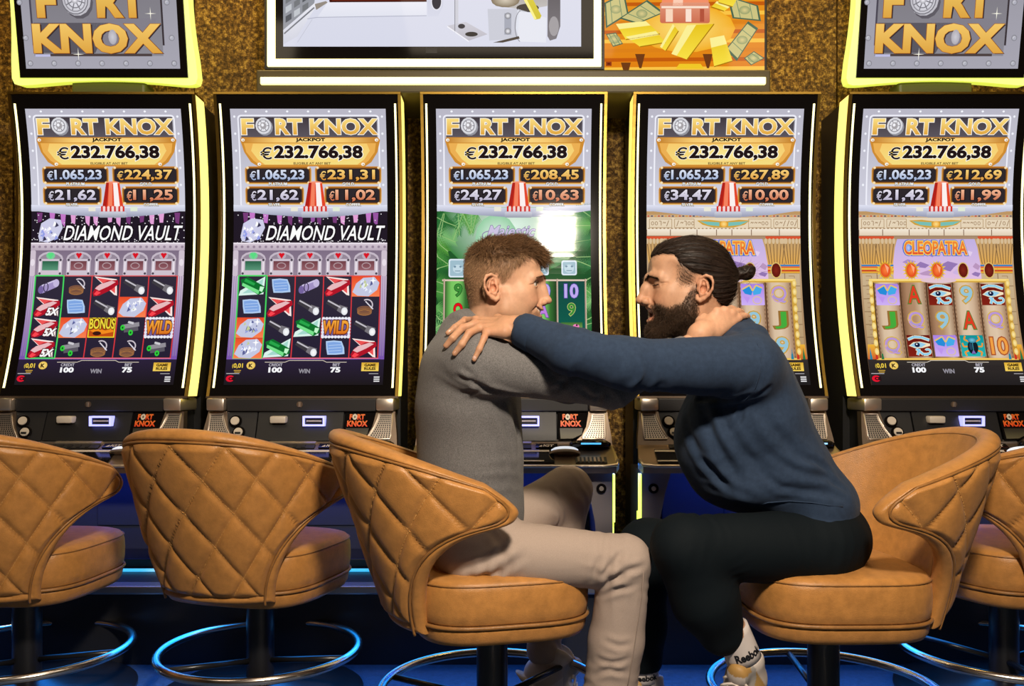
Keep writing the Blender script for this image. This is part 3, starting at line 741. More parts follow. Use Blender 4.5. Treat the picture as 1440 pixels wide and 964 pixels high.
def chest_sym(a,x,y):
    a.rect(x-16.5,y-15,x+16.5,y+15,(170,130,226),6,(206,176,244))
    a.poly([(x-15,y-7),(x-4,y-13),(x,y-5),(x-2,y+1),(x-11,y-1)],(40,140,216),7); a.poly([(x,y-5),(x+5,y-13),(x+14,y-9),(x+11,y-1),(x+1,y+1)],(70,170,232),7)
    a.line([(x-15,y-7),(x-4,y-13),(x,y-5),(x+5,y-13),(x+14,y-9)],1.8,(232,196,96),8); a.ring(x+6,y+8,6,5,1.6,(214,190,170),8); a.poly([(x-14,y+2),(x-4,y+4),(x-8,y+12)],(190,150,236),7)
def scarab_sym(a,x,y):
    a.rect(x-16.5,y-15,x+16.5,y+15,(16,148,150),6,(40,180,176))
    for s in (-1,1):
        a.line([(x+s*5,y-6),(x+s*11,y-9),(x+s*9,y-14)],2.2,(240,150,40),7); a.line([(x+s*6,y+1),(x+s*13,y+1),(x+s*14,y-4)],2,(240,150,40),7); a.line([(x+s*5,y+6),(x+s*12,y+9),(x+s*10,y+14)],2.2,(240,150,40),7)
    a.ell(x,y+2,7.5,10,(18,30,40),8); a.ell(x,y-8,6.5,4,(30,120,150),9,(120,200,220)); a.line([(x,y-4),(x,y+11)],1,(60,140,160),10); a.ell(x-3,y+1,2,5,(36,70,96),9)
    a.poly([(x-3,y+11),(x+3,y+11),(x,y+5)],(150,90,190),10)
def letter_sym(a,t,x,y):
    c, o = {'A':((222,60,36),(92,120,50)),'J':((70,170,60),(150,110,50)),'Q':((176,150,206),(214,176,80)),'9':((150,196,214),(200,160,70)),'10':((240,160,70),(170,80,40)),'K':((80,150,220),(200,160,70))}[t]
    w = 24 if t == '10' else (22 if t == 'Q' else 17)
    a.text(t,x-w/2,y-12,x+w/2,y+12,c,8,bold=0.015,out=o,ob=0.05,shadow=((110,80,56),1,1))
    if t == 'Q': a.ring(x-1,y,9.5,10.5,1.2,(196,150,214),9); a.ell(x-10,y,1.8,1.8,(226,190,96),9)
def egypt_art(a, grid, lit):
    a.rect(0,296,220,541,(204,176,140),0,(150,112,72))
    a.rect(0,297,220,302,(190,150,100),1)
    for k in range(44): a.rect(1+5*k,303,4+5*k,304.6,((200,60,40),(60,60,90),(220,150,60))[k % 3],3)
    a.rect(0,306,220,322,(230,212,184),2)
    r5 = random.Random(3)
    for x0, x1 in ((4,36),(40,68),(146,178),(182,216)):
        a.line([(x0,308),(x1,308),(x1,320),(x0,320),(x0,308)],0.8,(176,144,104),3)
        x = x0+3
        while x < x1-3:
            k = r5.randrange(4)
            if k == 0: a.line([(x,318),(x+3,310)],.9,(150,116,80),3)
            elif k == 1: a.ring(x+1.5,314,1.8,2.4,.8,(150,116,80),3,n=8)
            elif k == 2: a.line([(x,311),(x+3,311),(x+3,317)],.9,(150,116,80),3)
            else: a.line([(x,314),(x+1.5,312),(x+3,314),(x+4,312)],.8,(150,116,80),3)
            x += 5.4
    for k in range(40): a.rect(2+5.5*k,320.6,4.5+5.5*k,321.8,(150,110,70),3)
    a.poly([(72,310),(90,309),(106,311),(116,311),(132,309),(148,310),(140,316),(124,320),(111,320),(96,320),(80,316)],(206,160,60),4); a.poly([(76,311),(104,312.6),(104,318),(88,316.4)],(120,190,180),5); a.poly([(146,311),(117,312.6),(117,318),(134,316.4)],(120,190,180),5); a.ell(110.5,315,5,4.4,(240,170,60),6,(252,226,140))
    a.rect(0,322,220,332,(244,232,214),2,(222,202,174))
    for k, x in enumerate((0,34,72,100,122,150,190)): a.line([(x,322.6),(x,331)],1.1,(120,84,60),3)
    a.line([(0,332),(220,332)],1.3,(130,92,64),3); a.rect(0,332,50,336,(216,84,50),3); a.rect(170,332,220,336,(216,84,50),3); a.rect(50,332,170,336,(170,140,110),3)
    a.rect(18,336,202,394,(150,116,90),1)
    a.poly([(50,333.5),(172,333.5),(174,342),(179,352),(176,392),(42,392),(40,360),(46,344)],(190,176,226),2,(226,190,226))
    for k in range(16):
        x, y = 46+r5.uniform(0,120), 352+r5.uniform(0,34); w = r5.uniform(8,26); x = min(x, 172-w)
        a.poly([(x,y),(x+w*.4,y-r5.uniform(2,6)),(x+w,y-1),(x+w*.7,y+r5.uniform(2,5)),(x+.2*w,y+2)],r5.choice([(170,140,200),(206,180,226),(150,120,180),(226,206,236),(186,150,190)]),3)
    pillar(a,13,27); pillar(a,207,27); pillar(a,36,30); pillar(a,184,30)
    kw = dict(bold=0.0)
    a.text('CLEOPATRA',64,339,154,358,(240,140,60),9,(226,80,50),out=(250,214,90),ob=0.05,space=0.95,bold=0.02)
    v = text_mesh('CLEOPATRA',0.12,0,0.95)
    a.text('CLEOPATRA',61.5,336.6,156.5,360.4,(84,110,206),7,bold=0.13,space=0.95)
    a.ell(70,348.5,3.4,5.4,(120,150,226),10,(190,206,250))
    for k in range(5):
        x = 36+37*k
        if k < lit:
            for j in range(16):
                an = j*PI/8; a.poly([(x+8*math.cos(an-.17),380+10*math.sin(an-.17)),(x+13.5*math.cos(an),380+15*math.sin(an)),(x+8*math.cos(an+.17),380+10*math.sin(an+.17))],(240,200,70),6)
            a.ell(x,380,9,11.5,(214,150,50),7); a.ell(x,380,7,9.5,(226,70,30),8,(250,130,60)); a.poly([(x-1,371),(x+5,376),(x+3,384)],(252,170,130),9)
        else: a.ell(x,380,8,11.5,(222,190,110),7); a.ell(x,380,6.6,10,(96,22,16),8,(130,40,26))
    a.rect(12,392,211,506,(214,170,70),4,(190,140,50)); a.line([(12,393.5),(211,393.5)],2.6,(250,220,130),5); a.line([(13,504.5),(210,504.5)],2.4,(240,200,100),5)
    for k in range(9):
        yy = 398+12*k; a.ell(14,yy,3,5,(240,206,110),6,(252,234,170)); a.ell(209,yy,3,5,(232,194,96),6,(252,234,170))
    a.ell(111,394,26,4,(226,196,206),6)
    for k in range(5):
        x0 = 18+37.4*k; dk = k in (1,2)
        a.hgrad(x0,397,x0+37,503,[(150,112,80),(216,190,160),(222,198,170),(206,176,146),(150,112,80)] if not dk else [(120,84,58),(170,130,98),(178,140,108),(206,180,150),(140,104,76)],5)
        a.line([(x0,397),(x0,503)],1.4,(60,36,24),6)
        for j in range(18): a.rect(x0+1.2,398+6*j,x0+2.2,401+6*j,(120,84,60),6); a.rect(x0+34.6,398+6*j,x0+35.6,401+6*j,(120,84,60),6)
    for r_, row in enumerate(grid):
        for c_, t in enumerate(row):
            x, y = 37+37.4*c_, 414+36*r_
            if t == 'E': eye_sym(a,x,y)
            elif t == 'C': chest_sym(a,x,y)
            elif t == 'S': scarab_sym(a,x,y)
            else: letter_sym(a,t,x,y)
    status_art(a,(52,46,44),(34,31,32))
    a.poly([(26,505),(54,505),(60,512),(48,524),(22,524)],(40,34,34),3); a.poly([(192,505),(166,505),(160,512),(172,524),(196,524)],(40,34,34),3)

CUTS = [153+8*k for k in range(1, 49)]
def art_point(x, y, layer):
    x = min(220, max(0, x)); z = row_z(y); t = 0.0012+0.00022*layer
    return L((x/220-0.5)*0.563, dprof(z)-t, z)

machines = []
spec = [((151-720)/384.5, 'leftmost slot machine with Diamond Vault reels and a red 5X column', ('€224,37','€21,62','€11,25'), 'vault',
         [['rol','rop','ruby','tor','tor'],['five','pap','tor','dia','ruby'],['five','dia','bon','ska','wil'],['five','ska','rop','rop','ska']]),
        ((436-720)/384.5, 'slot machine with Diamond Vault reels showing green emeralds, second from the left', ('€231,31','€21,62','€11,02'), 'vault',
         [['em','pap','rol','ruby','dia'],['pap','ruby','tor','tor','rop'],['dia','tor','em','wil','tor'],['dia','em','tor','pap','ruby']]),
        ((722.5-720)/384.5, 'middle slot machine with a green jungle game, behind the man in grey', ('€208,45','€24,27','€10,63'), 'jungle', None),
        ((1018-720)/384.5, 'slot machine with a Cleopatra game behind the bearded man', ('€267,89','€34,47','€10,00'), 'egypt',
         [['E','A','9','C','Q'],['J','Q','A','9','J'],['Q','E','C','S','9']]),
        ((1317-720)/384.5, 'rightmost slot machine with fully visible Cleopatra reels', ('€212,69','€21,42','€11,99'), 'egypt',
         [['C','A','E','9','E'],['J','Q','9','A','Q'],['Q','E','C','S','10']])]
proto = make_machine()
for i, (mx, lab, vals, game, grid) in enumerate(spec):
    m = proto if i == 0 else copy_tree(proto, skip=('jackpot_picture','game_picture'))
    m.location = (mx, MD, MZ); tag(m, lab, 'slot machine', 'row of slot machines')
    dsp = [c for c in m.children if c.name.startswith('display')][0]
    a = Art(); top_art(a, *vals); a.build('jackpot_picture', art_point, CUTS, M['screen'], dsp)
    a = Art()
    if game == 'vault': vault_art(a, grid, 0)
    elif game == 'jungle': jungle_art(a)
    else: egypt_art(a, grid, 3)
    a.build('game_picture', art_point, CUTS, M['screen'], dsp)
    under_deck_lamp(mx)
# ------------------------------------------------------------------ toppers above the outer machines
def make_topper(name, x, label):
    D0, Z0 = 3.07, CAMH+(HZ-97)*3.07/F           # lower edge of the lit picture
    r = empty(name, (x, D0, Z0)); tag(r, label, 'display sign', 'jackpot signs on top of the outer machines')
    th = math.radians(9)
    def Q(u, v, off=0.0):                        # u across, v up the tilted face, off towards the viewer
        return (u, -math.sin(th)*v-math.cos(th)*off, math.cos(th)*v-math.sin(th)*off)
    k = 1/388.0
    top = 0.48
    outline = []
    B = -22*k; hw0, hw1 = 131*k, 128*k
    lo = [(-hw0,B+10*k),(-hw0+3*k,B+2*k),(-hw0+9*k,B),(-hw0+20*k,B)]
    lo += [(t*(hw0-22*k), B+6.5*k*math.cos(t*PI/2)) for t in np.linspace(-0.95,0.95,11)]
    lo += [(hw0-20*k,B),(hw0-9*k,B),(hw0-3*k,B+2*k),(hw0,B+10*k)]
    for v in np.linspace(0.03, top-0.02, 10): lo.append((hw0-7*k*math.sin((v-0.0)/top*PI), v))
    lo += [(hw0-4*k,top),(-hw0+4*k,top)]
    for v in np.linspace(top-0.02, 0.03, 10): lo.append((-hw0+7*k*math.sin((v-0.0)/top*PI), v))
    MB().prism(lo, Q, 0.0, -0.05).build('light_frame', M['led_topper'], r)
    MB().prism([(-118*k,-12*k),(118*k,-12*k),(117*k,top-0.03),(-117*k,top-0.03)], Q, 0.006, -0.045).build('bezel', M['bezel'], r)
    a = Art()
    def X(c): return (c-555)/3.79
    W0, W1 = X(145), X(965)
    a.rect(W0,-70,W1,97,(150,148,158),0,(168,166,178))
    a.rect(X(195),-60,X(880),80,(120,116,124),1,(140,138,146))
    a.poly([(X(205),36),(X(600),36),(X(520),76),(X(205),76)],(92,88,96),2); a.poly([(X(480),30),(X(860),30),(X(760),74),(X(560),74)],(132,128,138),2)
    a.rect(X(190),-60,X(200),66,(76,72,84),2); a.rect(X(880),-60,X(890),66,(60,52,56),2); a.rect(X(280),77,X(820),80.5,(78,66,66),3); a.rect(X(200),78,X(280),81,(190,190,226),3)
    for c in (170,297,424,551,679,806,935):
        a.ell(X(c),90,4,4,(112,110,120),4,(240,240,248)); a.ell(X(c)+.8,90.8,2,2,(176,176,188),5)
    for (c,y) in ((157,56),(930,56),(140,9),(915,9),(128,-38),(905,-38)):
        a.ell(X(c),y,4,4,(112,110,120),4,(240,240,248)); a.ell(X(c)+.8,y+.8,2,2,(176,176,188),5)
    kw = dict(c2=(222,164,66), bold=0.045, out=(156,84,24), ob=0.012, shadow=((50,44,48),2.2,1.0))
    a.text('KNOX',X(195),37,X(878),77,(244,200,104),9,**kw)
    a.text('F',X(228),-12,X(332),29.5,(238,200,100),9,**kw); a.text('RT',X(545),-12,X(802),29.5,(238,200,100),9,**kw)
    cx, cy = X(440), 6
    a.ell(cx+3,cy+3,20,22,(96,92,100),5); a.ell(cx,cy,20,21,(190,188,196),6,(236,236,244))
    for rr, cc in ((18,(110,108,116)),(14.5,(140,138,146)),(10,(120,118,126))): a.ring(cx-2,cy,rr,rr*1.04,1.3,cc,8)
    for j in range(8):
        an = j*PI/4+.3; a.line([(cx-2+5*math.cos(an),cy+5*math.sin(an)),(cx-2+14*math.cos(an),cy+14*math.sin(an))],1.5,(126,124,132),9)
    a.ell(cx-2,cy,5,5.2,(160,158,166),10,(250,250,255)); a.ell(X(618),55,6,10,(176,172,180),10,(206,204,212))
    for (sx,sy) in ((X(826),24),(X(430),78)):
        a.poly([(sx-.6,sy),(sx,sy-9),(sx+.6,sy),(sx,sy+9)],(255,252,235),11); a.poly([(sx-8,sy),(sx,sy-.6),(sx+8,sy),(sx,sy+.6)],(255,252,235),11)
    a.build('sign_picture', lambda x_, y_, l: Q(x_*k, (97-y_)*k, 0.0066+0.0002*l), [], M['screen_sign'], r)
    MB().box(-0.135, 0.135, 0.03, 0.12, -0.082, -0.03, 0.01).build('bracket', M['bracket'], r)
    return r
M['led_topper'] = emat('lime_yellow_frame', (0.86,1.0,0.10), 0.85)
M['screen_sign'] = screen_mat('lit_sign', 1.0)
M['bar_box'] = mat('olive_brown_box', (0.07,0.055,0.02), 0.45)
M['led_bar'] = emat('yellow_tube', (1.0,0.88,0.32), 1.9)
M['bracket'] = mat('olive_bracket', (0.10,0.11,0.03), 0.5)
make_topper('jackpot_topper', (151-720)/384.5, 'gold lettered sign in a lime lit frame above the leftmost slot machine')
make_topper('jackpot_topper', (1317-720)/384.5, 'gold lettered sign in a lime lit frame above the rightmost slot machine')

# ------------------------------------------------------------------ central advertising monitor, bill-board screen and light bar
SD = 3.12
def SP(px, py, d=SD): v = P(px, py, d); return v
o = P(610, 97, SD); mon = empty('advertising_monitor', tuple(o)); tag(mon, 'wide monitor in a white lit frame above the middle machines', 'monitor')
def SL(px, py, off=0.0, o=o, d=SD): p = P(px, py, d)-o; return (p.x, -off, p.z)
def sbox(mb, x0, x1, y0, y1, f, b, o=o):
    A, B_ = SL(x0, y1, 0, o), SL(x1, y0, 0, o); return mb.box(A[0], B_[0], -f, b, A[2], B_[2])
TY = -185
sbox(MB(), 372, 849, TY-16, 97, 0.0, 0.06).build('housing', M['black'], mon)
lf = MB(); sbox(lf,377,387.5,TY-12,94,0.012,0.0); sbox(lf,835,845,TY-12,94,0.012,0.0); sbox(lf,387.5,835,84.5,94,0.012,0.0); sbox(lf,387.5,835,TY-12,TY-3,0.012,0.0)
lf.build('light_frame', M['led_white'], mon)
sbox(MB(), 388, 834.5, TY-2, 84, 0.006, 0.0).build('bezel', M['bezel'], mon)
a = Art(); K = 2.88
def V(cx, cy): return (360+cx/K, cy/K)
def vp(pts): return [V(*p) for p in pts]
a.rect(399,TY+6,817,66.5,(226,226,238),0,(216,218,234))
a.poly(vp([(112,-200),(265,-200),(235,40),(112,135)]),(150,152,160),1); 
for j in range(5):
    for i in range(3):
        x, y = 122+34*i, 96-38*j-22*i; a.poly(vp([(x,y),(x+24,y-16),(x+24,y-40),(x,y-26)]),((90,92,98),(196,200,206),(120,122,126))[(i+j) % 3],2)
a.poly(vp([(112,125),(240,15),(250,22),(170,150),(114,182)]),(236,236,244),3,(206,208,222)); a.line(vp([(116,140),(238,34)]),2,(120,122,130),4)
a.poly(vp([(240,20),(285,8),(292,14),(246,44)]),(150,140,130),4)
a.poly(vp([(285,-60),(692,-60),(692,11),(300,13)]),(70,24,16),3); a.poly(vp([(300,-20),(692,-20),(692,4),(310,6)]),(120,44,26),4)
a.poly(vp([(292,13),(692,11),(692,66),(250,74)]),(236,236,246),3,(226,228,240)); a.line(vp([(210,80),(250,74),(692,67)]),1.0,(176,178,196),5); a.line(vp([(170,175),(230,82)]),.8,(196,198,212),5)
a.poly(vp([(692,-100),(762,-100),(758,30),(738,68),(696,70)]),(196,198,216),5,(214,216,232)); a.ell(*V(732,10),6.5,11,(34,34,50),6,n=20); a.ring(*V(732,10),7.2,11.8,1.2,(230,230,240),7)
a.poly(vp([(806,-80),(820,-80),(820,132),(806,134)]),(206,206,216),5); a.line(vp([(806,-80),(806,134)]),.9,(120,120,130),6)
a.poly(vp([(775,108),(850,92),(938,142),(862,168)]),(206,204,214),5,(186,184,194)); a.poly(vp([(775,108),(862,168),(862,174),(775,114)]),(240,240,248),6); a.ell(*V(873,142),9,3.4,(44,40,40),7); a.ell(*V(833,110),5,3.4,(50,48,56),7)
a.poly(vp([(935,-60),(1180,-60),(1180,28),(1090,44),(970,28)]),(150,146,140),5,(196,192,190)); a.ell(*V(1010,5),20,10,(126,110,86),6,(210,200,180)); a.ell(*V(1100,36),16,6,(60,54,50),6)
a.poly(vp([(1060,40),(1176,76),(1174,176),(1068,172),(1052,120)]),(228,230,240),6); a.poly(vp([(938,40),(1066,40),(1060,160),(945,168)]),(200,202,214),6)
for y in (68,130): a.ell(*V(1020,y),4.6,4.6,(110,112,122),8,(240,240,246)); a.rect(360+1006/K,20,360+1034/K,50,(170,172,184),7)
a.ring(*V(1075,110),9,22,1,(130,130,140),8,a0=1.8,a1=4.6); a.poly(vp([(960,176),(1064,150),(1068,160),(1000,176)]),(70,60,52),8)
a.poly(vp([(1066,-30),(1100,-40),(1156,68),(1150,80),(1128,84)]),(222,206,60),9,(206,190,44)); a.poly(vp([(1066,-30),(1078,-34),(1136,80),(1128,84)]),(250,240,140),10)
a.poly(vp([(1182,-120),(1232,-120),(1232,110),(1216,160),(1190,168),(1180,150)]),(70,66,74),7,(120,116,122)); a.ell(*V(1206,110),7,14,(160,156,160),8)
a.build('monitor_picture', lambda x, y, l: SL(x, y, 0.0068+0.0002*l), [], M['screen_sign'], mon)
sbox(MB(), 599, 615, 68.5, 76, 0.0075, 0.0).build('sensor_window', M['black'], mon)

o2 = P(962, 97, SD+0.02); po = empty('jackpot_board', tuple(o2)); tag(po, 'orange lit board picturing gold bars, banknotes and a red beacon', 'display sign')
def SL2(px, py, off=0.0): p = P(px, py, SD+0.02)-o2; return (p.x, -off, p.z)
A_, B_ = SL2(847, 99), SL2(1079, -150)
MB().box(A_[0], B_[0], 0.0, 0.05, A_[2], B_[2], 0.003).build('housing', M['black'], po)
a = Art(); a.rect(850,-140,1075,97,(240,170,40),0,(226,130,20))
r6 = random.Random(5)
for k in range(8):
    y = 4+13*k; a.poly([(850,y),(1075,y-2),(1075,y+3.5),(850,y+5)],((196,92,14),(250,196,70),(222,130,24))[k % 3],1)
for x, y in ((900,76),(995,76),(880,88)): a.poly([(x-7,y),(x+7,y),(x+2,y+20),(x-1,y+20)],(112,60,24),2)
a.ell(964,40,70,34,(244,176,40),2,(252,226,120))
def note(pts, l):
    a.poly(pts,(74,104,80),l); c = (sum(p[0] for p in pts)/4, sum(p[1] for p in pts)/4)
    q = [(c[0]+(p[0]-c[0])*.86, c[1]+(p[1]-c[1])*.86) for p in pts]; a.poly(q,(206,196,130),l+1)
    a.ell(c[0],c[1],8,6,(150,160,110),l+2,(222,206,140))
    for t in (.25,.75):
        e = (q[0][0]+(q[1][0]-q[0][0])*t, q[0][1]+(q[1][1]-q[0][1])*t); f_ = (q[3][0]+(q[2][0]-q[3][0])*t, q[3][1]+(q[2][1]-q[3][1])*t); a.line([e,f_],1.2,(130,150,110),l+2)
note([(850,4),(878,-10),(884,20),(852,40)],3); note([(870,26),(910,0),(934,18),(896,34)],3); note([(1022,-6),(1066,8),(1070,30),(1030,26)],3)
note([(1020,70),(1052,30),(1066,40),(1036,86)],3); note([(852,48),(866,46),(876,62),(862,66)],3); note([(1046,82),(1060,72),(1075,82),(1056,92)],3)
def bar(p0, p1, p2, p3, l):
    a.poly([p0,p1,p2,p3],(232,196,30),l,(250,226,70)); a.poly([p0,p1,((p1[0]*2+p2[0])/3,(p1[1]*2+p2[1])/3),((p0[0]*2+p3[0])/3,(p0[1]*2+p3[1])/3)],(252,240,150),l+1); a.line([p3,p2],1.4,(170,120,10),l+1)
bar((866,34),(908,30),(928,48),(880,56),6); bar((880,52),(922,44),(936,60),(900,66),6); bar((928,66),(946,34),(954,44),(936,72),7)
bar((944,76),(966,36),(1004,34),(966,84),7); bar((998,54),(1018,50),(1030,86),(1004,94),7); bar((1012,-14),(1038,-4),(1030,10),(1010,4),6); bar((1008,2),(1026,10),(1018,16),(1000,10),5)
a.poly([(936,-40),(990,-40),(997,8),(930,8)],(236,96,50),8,(244,150,110)); a.poly([(950,-40),(962,-40),(960,8),(946,8)],(252,206,180),9)
a.rrect(928,4,998,33,3,(226,150,120),9,(206,110,80)); a.rect(930,9,996,12,(252,226,206),10); a.rect(936,13,946,31,(250,216,190),10); a.rect(964,13,972,31,(252,226,210),10); a.rect(984,13,990,31,(180,84,60),10)
a.poly([(955,90),(985,90),(990,97),(950,97)],(240,200,40),8); a.rect(852,87,860,93,(150,60,24),5); a.rect(854,89,858,91,(90,30,14),6)
a.build('board_picture', lambda x, y, l: SL2(x, y, 0.0008+0.0002*l), [], M['screen_sign'], po)

D3 = 3.06; o3 = P(721, 130, D3); lb = empty('light_bar', tuple(o3)); tag(lb, 'long dark box with a glowing yellow tube below the monitor', 'light bar')
p0, p1 = P(360, 130.5, D3)-o3, P(1084, 97.5, D3)-o3
MB().box(p0.x, p1.x, 0.0, 0.30, p0.z, p1.z, 0.006).build('bar_housing', M['bar_box'], lb)
p0, p1 = P(367, 119.5, D3)-o3, P(1076, 109.5, D3)-o3
MB().box(p0.x, p1.x, -0.012, 0.004, p0.z, p1.z, 0.003).build('light_tube', M['led_bar'], lb)
# ------------------------------------------------------------------ casino chairs
def leather(name, k=1.0, rough=0.37):
    m = mat(name, (0.47*k,0.212*k,0.054*k), rough, spec=0.4, vary=(38,0.80,1.14), sheen=0.05)
    nt = m.node_tree; p = nt.nodes['Principled BSDF']
    tc = nt.nodes.new('ShaderNodeTexCoord'); v = nt.nodes.new('ShaderNodeTexVoronoi'); v.inputs['Scale'].default_value = 420
    n = nt.nodes.new('ShaderNodeTexNoise'); n.inputs['Scale'].default_value = 700
    ad = nt.nodes.new('ShaderNodeMath'); ad.operation = 'ADD'
    nt.links.new(tc.outputs['Object'], v.inputs['Vector']); nt.links.new(tc.outputs['Object'], n.inputs['Vector'])
    nt.links.new(v.outputs['Distance'], ad.inputs[0]); nt.links.new(n.outputs['Fac'], ad.inputs[1])
    b = nt.nodes.new('ShaderNodeBump'); b.inputs['Strength'].default_value = 0.25; b.inputs['Distance'].default_value = 0.0012
    nt.links.new(ad.outputs[0], b.inputs['Height']); nt.links.new(b.outputs[0], p.inputs['Normal'])
    return m
M['leather'] = leather('camel_leather'); M['seam'] = leather('camel_piping', 0.62)
M['stitch'] = mat('ochre_thread', (0.55,0.30,0.09), 0.6)

def shell_mid(s, t):
    "middle surface of the back shell; s -1..1 across, t 0..1 up; the chair faces +x"
    s = np.asarray(s, float); t = np.asarray(t, float)
    u_ = (np.maximum(t, 1e-6)/0.78)**1.9; u_ = -np.log(np.exp(-13*u_)+np.exp(-13.0))/13.0
    ph = math.radians(42)+math.radians(48)*u_
    ph = ph-math.radians(9)*np.clip((t-0.86)/0.14, 0, 1)**2.4
    a = 0.232+0.148*t; b = 0.232+0.045*t
    an = s*ph
    zt = 0.762-0.135*np.abs(np.clip(s*ph/math.radians(92), -1, 1))**2.0
    zb = 0.318-0.004*np.cos(an*1.3)
    c = np.cos(an); x = -a*np.sign(c)*np.abs(c)**0.86; y = b*np.sign(an)*np.abs(np.sin(an))**0.93
    return np.stack([x, y, zb+(zt-zb)*t], -1), an

def make_chair():
    r = empty('casino_chair', (0,0,0))
    NS, NT = 190, 92
    # denser towards the free edges
    u = np.linspace(-1, 1, NS); s = np.sign(u)*(1-(1-np.abs(u))**1.25); w = np.linspace(0, 1, NT); t = w-0.09*np.sin(2*PI*w)/1.0
    S, T = np.meshgrid(s, t, indexing='ij'); mid, an = shell_mid(S, T)
    du = np.gradient(mid, axis=0); dv = np.gradient(mid, axis=1); n = np.cross(dv, du); n /= np.linalg.norm(n, axis=-1, keepdims=True)+1e-9
    out = np.stack([mid[...,0], mid[...,1], 0*mid[...,2]], -1)
    if (n*out).sum() < 0: n = -n
    q = an*0.345
    seg = np.linalg.norm(np.diff(mid, axis=0), axis=-1); es = np.concatenate([np.zeros((1, NT)), np.cumsum(seg, 0)], 0); eS = np.minimum(es, es[-1]-es)
    seg = np.linalg.norm(np.diff(mid, axis=1), axis=-1); et = np.concatenate([np.zeros((NS, 1)), np.cumsum(seg, 1)], 1); eT = np.minimum(et, et[:,-1:]-et)
    e = np.minimum(eS, eT)
    R = 0.030
    prof = np.sqrt(np.clip(1-(1-np.clip(e/R, 0, 1))**2, 0, 1))
    A = q/0.150+(mid[...,2]-0.56)/0.168; B = q/0.150-(mid[...,2]-0.56)/0.168
    la = np.abs((A+0.5) % 1-0.5); lb_ = np.abs((B+0.5) % 1-0.5)
    def puff1(l): return 1-np.exp(-(l/0.07)**0.9)
    inset = 0.024
    edge_groove = 1-np.exp(-((e-inset)/0.006)**2)
    fade = np.clip((e-inset)/0.02, 0, 1)
    quilt = np.where(e > inset, 0.0110*puff1(la)*puff1(lb_)*fade, 0.004)
    ho = 0.016*prof+quilt*prof-0.0045*(1-edge_groove)
    hi = 0.030*prof
    vo = mid+n*ho[...,None]; vi = mid-n*hi[...,None]
    verts = np.concatenate([vo.reshape(-1,3), vi.reshape(-1,3)], 0)
    I = np.arange(NS*NT).reshape(NS, NT); f1 = np.stack([I[:-1,:-1], I[1:,:-1], I[1:,1:], I[:-1,1:]], -1).reshape(-1,4)
    f2 = f1[:, ::-1]+NS*NT
    me = bpy.data.meshes.new('backrest'); me.from_pydata(verts.tolist(), [], np.concatenate([f1, f2]).tolist())
    bm = bmesh.new(); bm.from_mesh(me); bmesh.ops.remove_doubles(bm, verts=bm.verts, dist=2e-4); bmesh.ops.recalc_face_normals(bm, faces=bm.faces); bm.to_mesh(me); bm.free()
    back = link('backrest', me, M['leather'], r, smooth=True)
    # stitches: short thread dashes lying in the quilting seams
    mb = MB()
    for G in (A, B):
        for kk in range(-8, 9):
            P_, N_ = [], []
            for j in range(1, NT-1):
                g = G[:, j]-kk; c_ = np.where((g[:-1] < 0) != (g[1:] < 0))[0]
                for i in c_:
                    f_ = g[i]/(g[i]-g[i+1])
                    if e[i, j] > inset+0.004: P_.append(vo[i, j]*(1-f_)+vo[i+1, j]*f_); N_.append(n[i, j])
            if len(P_) < 6: continue
            P_, N_ = np.array(P_), np.array(N_); L_ = np.concatenate([[0], np.cumsum(np.linalg.norm(np.diff(P_, axis=0), axis=1))])
            if np.linalg.norm(np.diff(P_, axis=0), axis=1).max() > 0.05: continue
            for l0 in np.arange(0.003, L_[-1]-0.005, 0.0082):
                pa, pb = [np.array([np.interp(l0+dl, L_, P_[:, c]) for c in range(3)]) for dl in (0, 0.0050)]; nn_ = np.array([np.interp(l0, L_, N_[:, c]) for c in range(3)])
                tdir = (pb-pa)/(np.linalg.norm(pb-pa)+1e-9); sd = np.cross(tdir, nn_)*0.0006
                q4 = [pa-sd, pa+sd, pb+sd, pb-sd]; mb.add([p+nn_*0.0013 for p in q4]+[p-nn_*0.0005 for p in q4], [(0,1,2,3),(0,4,5,1),(1,5,6,2),(2,6,7,3),(3,7,4,0)])
    mb.build('stitching', M['stitch'], back, kind='stuff')
    # piping along the rim seam of the outer face, and stitches along the quilting
    def surf(sv, tv, up=0.0):
        p, a_ = shell_mid(np.array([sv]), np.array([tv])); e1 = 1e-3
        px_, _ = shell_mid(np.array([sv+e1]), np.array([tv])); pz, _ = shell_mid(np.array([sv]), np.array([tv+e1]))
        nn = np.cross(pz[0]-p[0], px_[0]-p[0]); nn /= np.linalg.norm(nn)+1e-12
        if nn[0]*p[0][0]+nn[1]*p[0][1] < 0: nn = -nn
        return Vector(p[0]+nn*up), Vector(nn)
    loop = []
    h = NS//2; inset_p = 0.026
    def at(sv, tv): loop.append((float(sv), float(tv)))
    jt = [j for j in range(NT) if et[h, -1]-et[h, j] > inset_p and w[j] < 0.985]
    for j in jt[::3]:
        sv = np.interp(inset_p, es[:h, j], s[:h]); i_ = int(np.argmin(abs(s-sv)))
        if et[i_, -1]-et[i_, j] > inset_p*1.15: at(sv, t[j])
    nl = len(loop)
    for i in range(0, NS, 4):
        tv = np.interp(et[i, -1]-inset_p, et[i], t); j_ = int(np.argmin(abs(t-tv)))
        if eS[i, j_] > inset_p*1.15: at(s[i], tv)
    loop += [(-a_, b_) for a_, b_ in reversed(loop[:nl])]
    pts = [surf(a_, b_, 0.0165)[0] for a_, b_ in loop]
    MB().tube(pts, 0.0034, 6).build('piping', M['seam'], back, smooth=True)
    inn = [surf(a_, b_, -0.0290)[0] for a_, b_ in loop]
    MB().tube(inn, 0.0024, 5).build('inner_seam', M['seam'], back, smooth=True)
